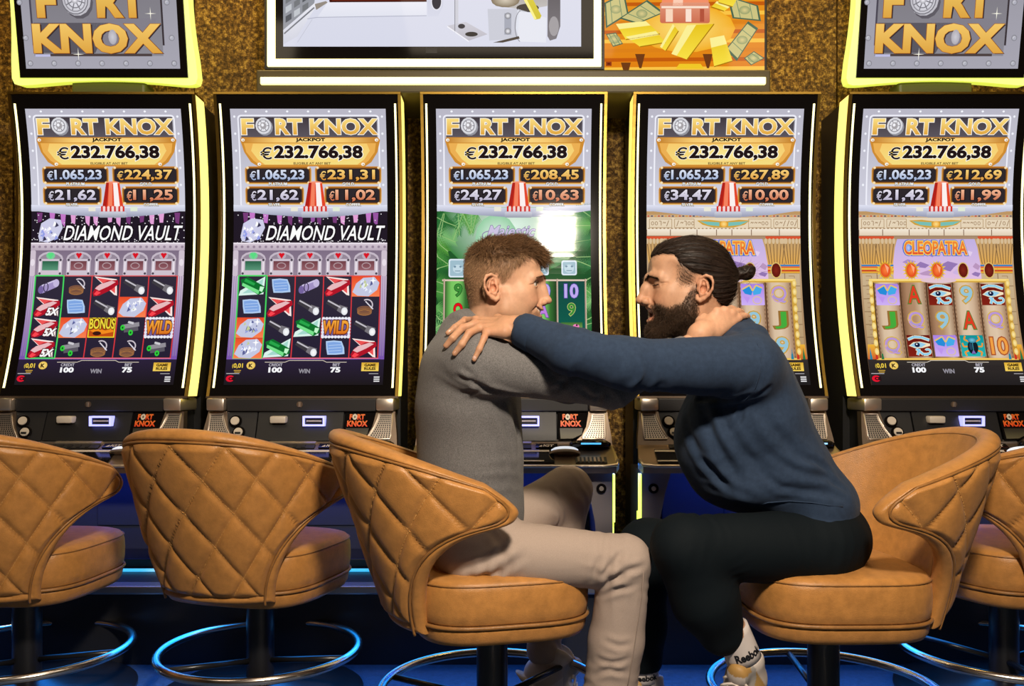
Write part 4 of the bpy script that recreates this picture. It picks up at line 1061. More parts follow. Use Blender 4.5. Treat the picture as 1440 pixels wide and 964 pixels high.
    # seat: base band, cord, cushion
    def plan(sc, n=40, ex=3.6):
        o_ = []
        for k in range(n):
            a_ = 2*PI*k/n; c, s_ = math.cos(a_), math.sin(a_)
            o_.append((0.002+sc*0.208*math.copysign(abs(c)**(2/ex), c), sc*0.222*math.copysign(abs(s_)**(2/ex), s_)))
        return o_
    def rings(prof_, n=48):
        mb = MB(); vs = []; fs = []
        for sc, z in prof_: vs += [(x, y, z) for x, y in plan(sc, n)]
        for i in range(len(prof_)-1):
            for k in range(n): fs.append((i*n+k, i*n+(k+1) % n, (i+1)*n+(k+1) % n, (i+1)*n+k))
        fs.append(tuple(range(n-1, -1, -1))); fs.append(tuple((len(prof_)-1)*n+k for k in range(n)))
        return mb.add(vs, fs)
    seat = rings([(0.80,0.338),(0.97,0.339),(0.992,0.345),(1.003,0.365),(1.006,0.390),(1.000,0.415),(0.985,0.428),(0.955,0.4365),(0.90,0.441),(0.75,0.446),(0.5,0.450),(0.25,0.452)]).build('seat', M['leather'], r, smooth=True)
    MB().tube([(x, y, 0.4275) for x, y in plan(0.990, 64)], 0.0022, 5, closed=True).build('piping', M['seam'], seat, smooth=True)
    rings([(0.55,0.288),(0.86,0.290),(0.94,0.296),(0.972,0.308),(0.985,0.325),(0.985,0.334),(0.8,0.337)]).build('seat_base', M['leather'], r, smooth=True)
    MB().tube([(x, y, 0.337) for x, y in plan(0.996, 64)], 0.0048, 6, closed=True).build('seat_cord', M['seam'], r, smooth=True)
    # stem, spokes, foot ring, floor disc
    MB().lathe([(0.075,0.286),(0.07,0.27),(0.038,0.262),(0.038,0.02)], 24).build('pole', M['pole'], r, auto=40)
    MB().tube([(0.27*math.cos(2*PI*k/64), 0.27*math.sin(2*PI*k/64), 0.128) for k in range(64)], 0.0115, 12, closed=True).build('foot_ring', M['chrome'], r, smooth=True)
    for k in range(3):
        an_ = 2*PI*k/3+0.5; MB().tube([(0.03*math.cos(an_), 0.03*math.sin(an_), 0.10), (0.262*math.cos(an_), 0.262*math.sin(an_), 0.126)], 0.0085, 8).build('spoke', M['pole'], r, smooth=True)
    MB().lathe([(0.285,0.0),(0.285,0.008),(0.27,0.016),(0.12,0.026),(0.055,0.045),(0.04,0.05)], 48).build('base_disc', M['pole'], r, auto=40)
    return r
chair0 = make_chair()
chairs = {}
for i, (px, d, ang, lab) in enumerate((
        (38, 2.37, 86, 'empty tan quilted chair with its back to us, at the left edge of the row'),
        (366, 2.37, 74, 'empty tan quilted chair facing the emerald Diamond Vault machine'),
        (692, 2.07, 14, 'tan quilted chair under the man in the grey sweater'),
        (1158, 2.07, 181, 'tan quilted chair under the bearded man in navy'),
        (1412, 2.37, 112, 'tan quilted chair cut off by the right edge, behind the bearded man\'s chair'))):
    c = chair0 if i == 0 else copy_tree(chair0)
    c.location = ((px-720)*d/F, d, 0); c.rotation_euler = (0, 0, math.radians(ang))
    tag(c, lab, 'chair', 'tan casino chairs in front of the machines'); chairs[i] = c
# ------------------------------------------------------------------ modelling figures: smooth-blended solids -> one continuous skin
class Field:
    def __init__(self, lo, hi, h):
        self.h = h; self.lo = np.array(lo, float); n = np.ceil((np.array(hi)-self.lo)/h).astype(int)+1
        self.ax = [self.lo[i]+h*np.arange(n[i]) for i in range(3)]; self.n = n
        self.d = np.full(n, 1.0, dtype=np.float32)
    def _sl(self, lo, hi, pad):
        sl = []
        for i in range(3):
            a = int(max(0, math.floor((lo[i]-pad-self.lo[i])/self.h))); b = int(min(self.n[i], math.ceil((hi[i]+pad-self.lo[i])/self.h)+1))
            if b <= a: return None
            sl.append(slice(a, b))
        return tuple(sl)
    def apply(self, fn, lo, hi, k=0.0, op='u', pad=None):
        sl = self._sl(lo, hi, (k*1.6+self.h*3) if pad is None else pad)
        if sl is None: return self
        x = self.ax[0][sl[0]].astype(np.float32)[:,None,None]; y = self.ax[1][sl[1]].astype(np.float32)[None,:,None]; z = self.ax[2][sl[2]].astype(np.float32)[None,None,:]
        b = fn(x, y, z); a = self.d[sl]
        if op == 'u':
            r = np.minimum(a, b) if k <= 0 else self._smin(a, b, k)
        elif op == 's':
            r = np.maximum(a, -b) if k <= 0 else -self._smin(-a, b, k)
        else:
            r = np.maximum(a, b) if k <= 0 else -self._smin(-a, -b, k)
        self.d[sl] = r; return self
    @staticmethod
    def _smin(a, b, k):
        h = np.clip(0.5+0.5*(b-a)/k, 0, 1); return b*(1-h)+a*h-k*h*(1-h)
    # ---- solids
    def cone(self, a, b, ra, rb=None, k=0.01, op='u', flat=None):
        a = np.array(a, float); b = np.array(b, float); rb = ra if rb is None else rb; ba = b-a; L2 = float(ba@ba)+1e-12
        def fn(x, y, z):
            t = np.clip(((x-a[0])*ba[0]+(y-a[1])*ba[1]+(z-a[2])*ba[2])/L2, 0, 1)
            return np.sqrt((x-a[0]-t*ba[0])**2+(y-a[1]-t*ba[1])**2+(z-a[2]-t*ba[2])**2)-(ra+(rb-ra)*t)
        r = max(ra, rb); return self.apply(fn, np.minimum(a, b)-r, np.maximum(a, b)+r, k, op)
    def chain(self, pts, rs, k=0.006, op='u'):
        for i in range(len(pts)-1):
            r0, r1 = (rs[i], rs[i+1]) if isinstance(rs, (list, tuple)) else (rs, rs)
            self.cone(pts[i], pts[i+1], r0, r1, k, op)
        return self
    def ell(self, c, r, k=0.01, op='u', rot=None, sym=False):
        c = np.array(c, float); r = np.array(r, float); R = np.array(rot) if rot is not None else np.eye(3)
        def fn(x, y, z):
            yy = np.abs(y) if sym else y
            px, py, pz = x-c[0], yy-c[1], z-c[2]
            q = [(R[0][i]*px+R[1][i]*py+R[2][i]*pz) for i in range(3)]
            k0 = np.sqrt((q[0]/r[0])**2+(q[1]/r[1])**2+(q[2]/r[2])**2); k1 = np.sqrt((q[0]/r[0]**2)**2+(q[1]/r[1]**2)**2+(q[2]/r[2]**2)**2)+1e-9
            return k0*(k0-1)/k1
        m = r.max() if rot is not None else r
        lo, hi = c-m, c+m
        if sym: lo = np.array([lo[0], -hi[1], lo[2]])
        return self.apply(fn, lo, hi, k, op)
    def both(self, m, *a, **kw):
        "the same solid on the left and the right (y mirrored)"
        def mir(v): return (v[0], -v[1], v[2])
        if m == 'cone': self.cone(*a, **kw); self.cone(mir(a[0]), mir(a[1]), *a[2:], **kw)
        elif m == 'chain': self.chain(*a, **kw); self.chain([mir(p) for p in a[0]], *a[1:], **kw)
        else:
            self.ell(*a, **kw); self.ell(mir(a[0]), *a[1:], **kw)
        return self
    def warp(self, fn):
        "add fn(x,y,z) (metres) to the distance"
        x, y, z = self.ax[0][:,None,None], self.ax[1][None,:,None], self.ax[2][None,None,:]
        self.d += fn(x, y, z).astype(np.float32); return self
    def mesh(self, smooth=1):
        d = self.d; s = d < 0
        cs = np.zeros(np.array(s.shape)-1, np.uint8)
        for i in (0,1):
            for j in (0,1):
                for k in (0,1):
                    cs += s[i:i+cs.shape[0], j:j+cs.shape[1], k:k+cs.shape[2]]
        act = (cs > 0) & (cs < 8); idx = np.argwhere(act); m = len(idx)
        vid = np.full(cs.shape, -1, np.int64); vid[act] = np.arange(m)
        acc = np.zeros((m, 3)); cnt = np.zeros(m)
        cor = [(i,j,k) for i in (0,1) for j in (0,1) for k in (0,1)]
        val = {c: d[idx[:,0]+c[0], idx[:,1]+c[1], idx[:,2]+c[2]] for c in cor}
        for c in cor:
            for ax in range(3):
                if c[ax]: continue
                e = list(c); e[ax] = 1; v0, v1 = val[c], val[tuple(e)]
                hit = (v0 < 0) != (v1 < 0); t = np.where(hit, v0/(v0-v1+1e-20), 0)
                p = np.tile(np.array(c, float), (m, 1)); p[:, ax] += t
                acc[hit] += p[hit]; cnt[hit] += 1
        v = self.lo+(idx+acc/np.maximum(cnt, 1)[:,None])*self.h
        quads = []
        for ax in range(3):
            o1, o2 = [a for a in range(3) if a != ax]
            A = [slice(None)]*3; B = [slice(None)]*3; A[ax] = slice(0, -1); B[ax] = slice(1, None)
            ch = s[tuple(A)] != s[tuple(B)]
            I = np.argwhere(ch); I = I[(I[:,o1] > 0) & (I[:,o2] > 0) & (I[:,o1] < cs.shape[o1]) & (I[:,o2] < cs.shape[o2])]
            ins = s[tuple(A)][I[:,0], I[:,1], I[:,2]]
            def g(da, db):
                J = I.copy(); J[:,o1] += da; J[:,o2] += db; return vid[J[:,0], J[:,1], J[:,2]]
            q = np.stack([g(-1,-1), g(0,-1), g(0,0), g(-1,0)], 1)
            flip = ins if ax != 1 else ~ins
            q[~flip] = q[~flip][:, ::-1]; quads.append(q)
        q = np.concatenate(quads); q = q[(q >= 0).all(1)]
        if smooth:
            e = np.concatenate([q[:, [0,1]], q[:, [1,2]], q[:, [2,3]], q[:, [3,0]]])
            for _ in range(smooth):
                sm = np.zeros_like(v); c2 = np.zeros(len(v))
                for a_, b_ in ((0,1),(1,0)):
                    for ax in range(3): sm[:,ax] += np.bincount(e[:,a_], v[e[:,b_],ax], len(v))
                    c2 += np.bincount(e[:,a_], minlength=len(v))
                v = 0.5*v+0.5*sm/np.maximum(c2, 1)[:,None]
        return v, q

def np_mesh(name, v, q, cols=None):
    me = bpy.data.meshes.new(name); n = len(v); m = len(q)
    me.vertices.add(n); me.vertices.foreach_set('co', np.asarray(v, np.float32).ravel())
    me.loops.add(m*4); me.loops.foreach_set('vertex_index', np.asarray(q, np.int32).ravel())
    me.polygons.add(m); me.polygons.foreach_set('loop_start', np.arange(0, m*4, 4, dtype=np.int32))
    me.update(calc_edges=True); me.validate()
    if cols is not None: set_color_attr(me, cols)
    return me
def join(*vq):
    V, Q, C_, n = [], [], [], 0
    for v, q, c in vq: V.append(v); Q.append(q+n); C_.append(c); n += len(v)
    return np.concatenate(V), np.concatenate(Q), np.concatenate(C_)
def normals(v, q):
    a = np.cross(v[q[:,2]]-v[q[:,0]], v[q[:,3]]-v[q[:,1]]); n = np.zeros_like(v)
    for k in range(4):
        for ax in range(3): n[:,ax] += np.bincount(q[:,k], a[:,ax], len(v))
    return n/(np.linalg.norm(n, axis=1, keepdims=True)+1e-12)
def sstep(a, b, x): t = np.clip((x-a)/(b-a+1e-12), 0, 1); return t*t*(3-2*t)
_R = np.random.RandomState(7)
_W = [(_R.normal(size=3), _R.uniform(0, 6.28)) for _ in range(14)]
def wob(p, scale, n=5, o=0):
    "cheap smooth noise, about -1..1"
    s = 0
    for i in range(n):
        w, ph = _W[(i+o) % 14]; s = s+np.sin((p@w)*scale*(1+0.35*i)+ph+1.7*np.sin((p@_W[(i+o+5) % 14][0])*scale*0.6))/(1+0.25*i)
    return s/2.4
def strands(name, roots, dirs, lens, rad, material, parent, cols=None, segs=3, droop=None, curl=0.0, seed=1, **kw):
    "three-sided tapering hairs, joined into one part"
    rs = np.random.RandomState(seed); N = len(roots); V = []; 
    t = np.linspace(0, 1, segs+1)
    d = dirs/np.linalg.norm(dirs, axis=1, keepdims=True)
    a = np.cross(d, rs.normal(size=(N,3))); a /= np.linalg.norm(a, axis=1, keepdims=True)+1e-9; b = np.cross(d, a)
    side = a*rs.uniform(-1, 1, (N,1))+b*rs.uniform(-1, 1, (N,1))
    rad = np.broadcast_to(rad, (N,))
    for j, tt in enumerate(t):
        c = roots+d*(lens*tt)[:,None]+side*(curl*lens*tt*tt)[:,None]
        if droop is not None: c = c+droop*(lens*tt*tt)[:,None]
        r = rad*(1-0.8*tt)
        for k in range(3):
            an = 2*PI*k/3; V.append(c+(a*math.cos(an)+b*math.sin(an))*r[:,None])
    V = np.stack(V, 1)                           # N, (segs+1)*3, 3
    base = (np.arange(N)*(segs+1)*3)[:,None]
    Q = []
    for j in range(segs):
        for k in range(3):
            Q.append(base+np.array([[j*3+k, j*3+(k+1) % 3, (j+1)*3+(k+1) % 3, (j+1)*3+k]]))
    Q = np.concatenate(Q, 0)
    cc = None
    if cols is not None: cc = np.repeat(cols, (segs+1)*3, axis=0)
    me = np_mesh(name, V.reshape(-1,3), Q, cc)
    return link(name, me, material, parent, smooth=True, kind='stuff', **kw)
# ------------------------------------------------------------------ people
M['skin'] = mat('skin', rough=0.5, spec=0.3, attr='Col', sss=0.10, vary=(120,0.93,1.06), bump=(900,0.12,0.0006))
M['knit'] = mat('grey_melange_knit', (0.148,0.143,0.143), 0.85, spec=0.2, sheen=0.08, vary=(420,0.6,1.4), bump=(1100,0.5,0.0012))
M['navy'] = mat('navy_sweatshirt', (0.023,0.040,0.076), 0.85, spec=0.15, sheen=0.04, vary=(90,0.85,1.15), bump=(1000,0.4,0.001))
M['khaki'] = mat('beige_twill', (0.40,0.315,0.265), 0.8, spec=0.2, vary=(700,0.88,1.12), bump=(1200,0.35,0.0008))
M['khaki_seam'] = mat('beige_seam', (0.27,0.21,0.175), 0.85)
M['blackcloth'] = mat('black_twill', (0.0035,0.0065,0.009), 0.8, spec=0.14, bump=(1000,0.3,0.0008))
M['hair_L'] = mat('light_brown_hair', attr='Col', rough=0.6, spec=0.2)
M['hair_R'] = mat('dark_hair', attr='Col', rough=0.5, spec=0.22)
M['eye'] = mat('eyeball', attr='Col', rough=0.08, spec=0.5, coat=0.6)
M['sock'] = mat('white_rib_sock', (0.62,0.56,0.53), 0.9, bump=(500,0.5,0.001,(6,6,0.3)))
M['shoe'] = mat('shoe_leather', attr='Col', rough=0.55, bump=(500,0.2,0.0006))
M['lace'] = mat('shoe_lace', (0.66,0.58,0.52), 0.8)

UPL = [(0.1000,0,-0.0410),(0.0975,0.012,-0.0405),(0.0895,0.0255,-0.0375),(0.0790,0.0355,-0.0325)]
LOL = [(0.0960,0,-0.0595),(0.0940,0.012,-0.0585),(0.0865,0.0250,-0.0490),(0.0785,0.0350,-0.0335)]
OPL = [(0.1010,0,-0.0500),(0.0985,0.012,-0.0492),(0.0905,0.0265,-0.0432),(0.0815,0.0340,-0.0365)]
TEL = [(0.0940,0,-0.0470),(0.0915,0.012,-0.0462),(0.0845,0.0235,-0.0410)]
SKIN = {'L': np.array([0.57,0.325,0.205]), 'R': np.array([0.49,0.272,0.165])}

def ear(f, side):
    "outer ear on y = side*..., built from short chains"
    def E(fw, up, out=0.0):
        fw2 = fw*math.cos(0.17)+up*math.sin(-0.17); up2 = up*math.cos(0.17)-fw*math.sin(-0.17)
        return (-0.014+fw2, side*(0.0735+out-(fw2-0.012)*0.42), 0.002+up2)
    helix = [(0.009,0.000,0.000),(0.014,0.012,0.001),(0.011,0.025,0.003),(0.001,0.0315,0.005),(-0.010,0.029,0.006),(-0.0175,0.018,0.006),(-0.0185,0.003,0.005),(-0.014,-0.012,0.003),(-0.006,-0.023,0.002),(0.001,-0.028,0.001),(0.007,-0.025,0.0),(0.010,-0.017,-0.001)]
    f.ell(E(-0.003,0.002,-0.004), (0.016,0.006,0.028), k=0.006, rot=[[math.cos(0.36),side*-0.35,0],[side*0.35,math.cos(0.36),0],[0,0,1]])
    f.ell(E(-0.003,0.002,-0.010), (0.012,0.010,0.022), k=0.008)
    f.chain([E(*p) for p in helix], [0.0030,0.0032,0.0034,0.0036,0.0037,0.0036,0.0034,0.0034,0.0042,0.0052,0.0046,0.0036], k=0.0025)
    f.chain([E(*p) for p in ((0.003,0.021,0.002),(-0.005,0.014,0.004),(-0.0095,0.003,0.004),(-0.007,-0.009,0.003),(0.001,-0.015,0.002))], 0.0030, k=0.003)
    f.ell(E(0.000,-0.001,0.003), (0.0075,0.0080,0.0100), k=0.003, op='s')
    f.ell(E(0.002,0.014,0.0045), (0.0045,0.0040,0.0060), k=0.002, op='s')
    f.chain([E(-0.013,0.020,0.0065),E(-0.0145,0.008,0.0065),E(-0.012,-0.006,0.005)], 0.0014, k=0.0015, op='s')
    f.ell(E(0.0105,-0.003,0.002), (0.004,0.004,0.0062), k=0.003)
    f.ell(E(0.002,-0.0145,0.0035), (0.0036,0.0036,0.0036), k=0.003)

def head(kind):
    R = kind == 'R'; h = 0.0019
    f = Field((-0.135,-0.102,-0.205), (0.150,0.102,0.150), h)
    f.ell((0.002,0,0.050), (0.088,0.073,0.078), k=0)
    f.ell((-0.030,0,0.012), (0.046,0.059,0.058), k=0.03)
    f.ell((0.050,0,0.055), (0.046,0.057,0.052), k=0.03)
    f.ell((0.046,0,-0.012), (0.046,0.056,0.062), k=0.025)
    f.ell((0.060,0,-0.045), (0.038,0.037,0.036), k=0.02)
    dz = -0.008 if R else 0.0
    f.both('cone', (0.008,0.058,-0.010), (0.012,0.053,-0.050+dz*.4), 0.013, 0.015, k=0.02)
    f.both('cone', (0.012,0.053,-0.050+dz*.4), (0.074,0.014,-0.088+dz), 0.0165, 0.016, k=0.02)
    f.ell((0.079,0,-0.089+dz), (0.0175,0.021,0.0165), k=0.015)
    f.ell((0.035,0,-0.060+dz*.5), (0.046,0.042,0.035), k=0.02)
    f.both('ell', (0.054,0.045,-0.004), (0.026,0.016,0.018), k=0.022); f.both('ell', (0.036,0.046,-0.034), (0.032,0.016,0.030), k=0.025)
    f.both('ell', (0.067,0.034,-0.026), (0.021,0.019,0.019), k=0.016)
    f.both('chain', [(0.098,0.006,0.032),(0.093,0.024,0.036),(0.078,0.045,0.031)], 0.0088, k=0.014)
    f.both('ell', (0.103,0.035,0.015), (0.015,0.015,0.0115), k=0.012, op='s')
    # nose
    f.ell((0.090,0,-0.003), (0.021,0.0130,0.033), k=0.010)
    if R:
        f.chain([(0.098,0,0.028),(0.108,0,0.006),(0.117,0,-0.018)], [0.0085,0.0085,0.0095], k=0.010)
        f.ell((0.118,0,-0.0225), (0.0115,0.0110,0.0095), k=0.006); f.both('ell', (0.106,0.0135,-0.026), (0.0112,0.0080,0.0090), k=0.005)
    else:
        f.chain([(0.098,0,0.028),(0.1035,0,0.006),(0.113,0,-0.016)], [0.0085,0.0078,0.0090], k=0.010)
        f.ell((0.1145,0,-0.0210), (0.0108,0.0090,0.0080), k=0.006); f.both('ell', (0.1045,0.0112,-0.0255), (0.009,0.0066,0.0074), k=0.005)
    f.both('ell', (0.109,0.0062,-0.0330), (0.0052,0.0032,0.0032), k=0.002, op='s')
    f.both('chain', [(0.099,0.019,-0.022),(0.091,0.032,-0.034),(0.081,0.0395,-0.048)], 0.0028, k=0.006, op='s')   # smile fold
    # eyes
    f.both('ell', (0.0770,0.0305,0.0165), (0.0146,0.0146,0.0125) if not R else (0.0135,0.0135,0.0100), k=0.004 if not R else 0.009)
    if R:
        f.both('chain', [(0.0945,0.022,0.0130),(0.0920,0.034,0.0118),(0.0840,0.044,0.0112)], 0.0014, k=0.0018, op='s')
        f.both('chain', [(0.0935,0.020,0.0060),(0.0905,0.034,0.0040),(0.0830,0.045,0.0050)], 0.0016, k=0.004, op='s')
        for a_ in (0.004,0.010,0.016): f.both('chain', [(0.0800,0.048,0.006+a_*.6),(0.066,0.056,0.000+a_)], 0.0012, k=0.003, op='s')
    else:
        for s_ in (1,-1):
            an = 0.72*s_; ca, sa = math.cos(an), math.sin(an); f.ell((0.0772+0.0145*ca, s_*0.0305+0.0145*sa, 0.0163), (0.0075,0.0155,0.0050), k=0.0012, op='s', rot=[[ca,sa,0],[-sa,ca,0],[0,0,1]])
        f.both('chain', [(0.0920,0.020,0.0235),(0.0900,0.032,0.0252),(0.0815,0.0445,0.0215)], 0.0011, k=0.002, op='s')
        f.both('chain', [(0.0800,0.047,0.014),(0.070,0.054,0.012)], 0.0011, k=0.003, op='s')
    # mouth
    if R:
        f.ell((0.104,0,-0.0545), (0.026,0.0225,0.0165), k=0.004, op='s')
        f.both('chain', [(0.1005,0,-0.0375),(0.0965,0.012,-0.0385),(0.0880,0.0215,-0.0440),(0.0820,0.0265,-0.0520)], [0.0042,0.0040,0.0034,0.0030], k=0.003)
        f.both('chain', [(0.0950,0,-0.0720),(0.0925,0.011,-0.0705),(0.0860,0.020,-0.0640),(0.0820,0.0265,-0.0520)], [0.0052,0.0048,0.0038,0.0030], k=0.003)
        f.both('chain', [(0.0940,0,-0.0440),(0.0905,0.011,-0.0445),(0.0830,0.0180,-0.0465)], 0.0048, k=0.001)
        f.ell((0.0800,0,-0.0665), (0.016,0.015,0.006), k=0.002)
    else:
        f.ell((0.080,0,-0.046), (0.024,0.034,0.016), k=0.008)
        f.both('chain', UPL, [0.0045,0.0042,0.0036,0.0028], k=0.003); f.both('chain', LOL, [0.0054,0.0050,0.0040,0.0028], k=0.003)
        f.both('chain', OPL, [0.0058,0.0056,0.0046,0.0022], k=0.001, op='s')
        f.both('chain', TEL, 0.0046, k=0.0)
    f.both('ell', (0.066,0.066,0.045), (0.018,0.010,0.020), k=0.016, op='s')                                        # temples
    # neck
    if R:
        f.cone((-0.022,0,-0.030), (-0.062,0,-0.200), 0.055, 0.066, k=0.03); f.both('cone', (-0.018,0.050,-0.025), (0.000,0.020,-0.19), 0.014, 0.014, k=0.02)
    else:
        f.cone((-0.022,0,-0.030), (-0.042,0,-0.200), 0.050, 0.060, k=0.03); f.both('cone', (-0.018,0.047,-0.025), (0.012,0.018,-0.19), 0.013, 0.013, k=0.02)
    ear(f, 1); ear(f, -1)
    v, q = f.mesh(1)
    # ---- skin colour by place on the face
    x, y, z = v[:,0], np.abs(v[:,1]), v[:,2]; base = SKIN[kind]
    c = np.tile(base, (len(v),1)); nz = wob(v, 160, 5)
    def blend(mask, col): 
        m = np.clip(mask, 0, 1)[:,None]; c[:] = c*(1-m)+np.array(col)*m
    def near(p, r): return np.exp(-((v[:,0]-p[0])**2+(y-p[1])**2+(v[:,2]-p[2])**2)/r**2)
    red = base*np.array([1.10,0.80,0.74])
    blend(0.55*near((0.080,0.036,-0.020), 0.022), red); blend(0.5*near((0.116,0,-0.022), 0.013), red); blend(0.6*near((-0.014,0.080,0.004), 0.03)*(y > 0.068), red)
    def chain_d(pts):
        d = np.full(len(v), 1.0); p3 = np.stack([x, y, z], 1)
        for a_, b_ in zip(pts[:-1], pts[1:]):
            a_, b_ = np.array(a_), np.array(b_); t = np.clip(((p3-a_)@(b_-a_))/((b_-a_)@(b_-a_)), 0, 1); d = np.minimum(d, np.linalg.norm(p3-a_-t[:,None]*(b_-a_), axis=1))
        return d
    lipc = base*np.array([0.82,0.52,0.50])
    stub = 1-sstep(-0.030, -0.018, z+0.55*(x-0.05)*0)
    jawm = (1-sstep(-0.040, -0.028, z+0.35*np.clip(0.055-x, 0, 1)*-1.0))*sstep(-0.022, -0.008, x+0.12*(z+0.09))
    if R:
        dark = np.array([0.035,0.020,0.014])
        bm_ = np.clip(beard_mask(v), 0, 1); blend(0.80*bm_, dark*1.7); blend(0.9*(1-sstep(-0.004, 0.004, zbl(x)-z))*(z > 0.0)*np.where((x < 0.006)&(x > -0.034)&(y > 0.077),0,1), dark*0.8); blend(0.35*np.clip(temple_mask(v), 0, 1), dark*2.5)
        up = chain_d([(0.1005,0,-0.0375),(0.0965,0.012,-0.0385),(0.0880,0.0215,-0.0440),(0.0820,0.0265,-0.0520)]); lo_ = chain_d([(0.0950,0,-0.0720),(0.0925,0.011,-0.0705),(0.0860,0.020,-0.0640),(0.0820,0.0265,-0.0520)])
        blend(1-sstep(0.0035, 0.0060, np.minimum(up+0.001, lo_)), lipc)
        inn = (((x-0.104)/0.026)**2+(y/0.0225)**2+((z+0.0545)/0.0165)**2) < 1.03; blend(1.0*(inn & (x < 0.099)), (0.10,0.025,0.02))
        blend(1.0*((((x-0.080)/0.018)**2+(y/0.017)**2+((z+0.0665)/0.008)**2) < 1.1), (0.42,0.14,0.12))
        tt = chain_d([(0.0940,0,-0.0440),(0.0905,0.011,-0.0445),(0.0830,0.0180,-0.0465)]); blend(1-sstep(0.0052, 0.0060, tt), (0.75,0.68,0.58))
    else:
        st = np.clip(beard_mask(v), 0, 1); blend(0.30*st*(0.8+0.3*nz), (0.30,0.16,0.085))
        up = chain_d(UPL); lo_ = chain_d(LOL); blend(0.85*(1-sstep(0.0040, 0.0062, np.minimum(up+0.0012, lo_))), lipc)
        op = chain_d([(a_-0.006, b_, c_) for a_, b_, c_ in OPL]); blend(0.92*(1-sstep(0.0042, 0.0056, op))*(x < 0.0975), (0.12,0.04,0.03))
        tt = chain_d(TEL); blend((1-sstep(0.0047, 0.0054, tt)), (0.80,0.73,0.62))
        hm = hair_mask_L(v); blend(0.75*np.clip(hm, 0, 1), (0.19,0.105,0.052)); blend(0.9*sstep(0.06,0.085,z)*np.clip(hm,0,1), (0.11,0.058,0.027))
    c *= (1+0.04*nz)[:,None]
    return v, q, np.clip(c, 0, 1)

def beard_mask(v):
    x, y, z = v[:,0], np.abs(v[:,1]), v[:,2]
    line = np.interp(x, [-0.01,0.012,0.03,0.06,0.085,0.11], [0.020,0.006,-0.026,-0.040,-0.034,-0.032])   # upper edge of the beard
    m = (1-sstep(line-0.016, line+0.006, z))*sstep(-0.014, 0.002, x)
    m *= sstep(-0.135, -0.112, z+0.25*(x-0.05))
    m *= sstep(0.85, 1.2, np.sqrt(((x-0.104)/0.032)**2+(y/0.031)**2+((z+0.0545)/0.0235)**2))
    return m*np.where((z > -0.034) & (x < 0.010), y < 0.0730+0.2*np.maximum(0, x+0.002), True)
def zbl(x): return np.interp(x, [-0.12,-0.05,-0.032,-0.020,-0.010,0.010,0.026,0.040,0.052,0.075,0.12], [-0.030,-0.030,-0.022,0.030,0.038,0.040,0.052,0.058,0.082,0.086,0.082])
def temple_mask(v):
    x, y, z = v[:,0], np.abs(v[:,1]), v[:,2]
    return sstep(0.0, 0.02, x+0.002)*(1-sstep(0.030, 0.052, x))*sstep(0.0, 0.03, z)*(1-sstep(0.06, 0.08, z))*(y > 0.045)
def hair_mask_L(v):
    x, y, z = v[:,0], np.abs(v[:,1]), v[:,2]
    edge = np.interp(x, [-0.10,-0.060,-0.030,-0.022,-0.004,0.008,0.030,0.045,0.060,0.10], [-0.045,-0.040,-0.030,0.024,0.036,0.010,0.034,0.055,0.075,0.084])
    m = sstep(edge-0.006, edge+0.008, z)
    return m*np.where((x > -0.034) & (x < 0.004) & (y > 0.0765) & (z < 0.040), 0, 1)

def frame(origin, yaw, pitch=0.0, roll=0.0):
    return Matrix.Translation(origin) @ Matrix.Rotation(yaw, 4, 'Z') @ Matrix.Rotation(-pitch, 4, 'Y') @ Matrix.Rotation(roll, 4, 'X')
def xf(Mx, v):
    A = np.array(Mx); return v@A[:3,:3].T+A[:3,3]
def xd(Mx, v): return v@np.array(Mx)[:3,:3].T
def bvh(v, q): return BVHTree.FromPolygons(v.tolist(), q.tolist())
def hit(trees, px, py, dflt, lift=0.0):
    d = Vector(((px-720)/F, 1.0, -(py-HZ)/F)); L_ = d.length; d.normalize(); best = None
    for t in trees:
        p, n, i, dist = t.ray_cast(Vector((0,0,CAMH)), d)
        if p is not None and (best is None or dist < best[1]): best = (p, dist, n)
    if best is None or abs(best[0].y-dflt) > 0.16: return P(px, py, dflt)
    return best[0]+(best[2] if best[2].y < 0 else -best[2])*lift

def folds(v, q, bones, amp=0.004, lam=0.028, seed=0):
    "soft creases across a sleeve or leg; bones = (a, b, where 0..1, spread, strength)"
    n = normals(v, q); dsp = np.zeros(len(v))
    for i, (a, b, w0, wd, st) in enumerate(bones):
        a, b = np.array(a), np.array(b); ab = b-a; L2 = ab@ab; t = ((v-a)@ab)/L2
        dist = np.linalg.norm(v-a-np.clip(t, 0, 1)[:,None]*ab, axis=1)
        ph = t*math.sqrt(L2)/lam+0.75*wob(v, 13, 3, i+seed)+0.12*wob(v, 40, 3, i+seed+3)
        r = np.abs(((ph+0.5) % 1)-0.5)*2; ridge = (0.5+0.5*np.cos(PI*r))**1.5-0.45
        dsp += st*amp*ridge*np.exp(-((t-w0)/wd)**2)*np.exp(-(dist/0.115)**4)*np.clip(0.35+1.1*wob(v, 12, 3, i+seed+6), 0, 1.2)
    dsp += 0.0020*wob(v, 16, 4, seed)
    return v+n*dsp[:,None]

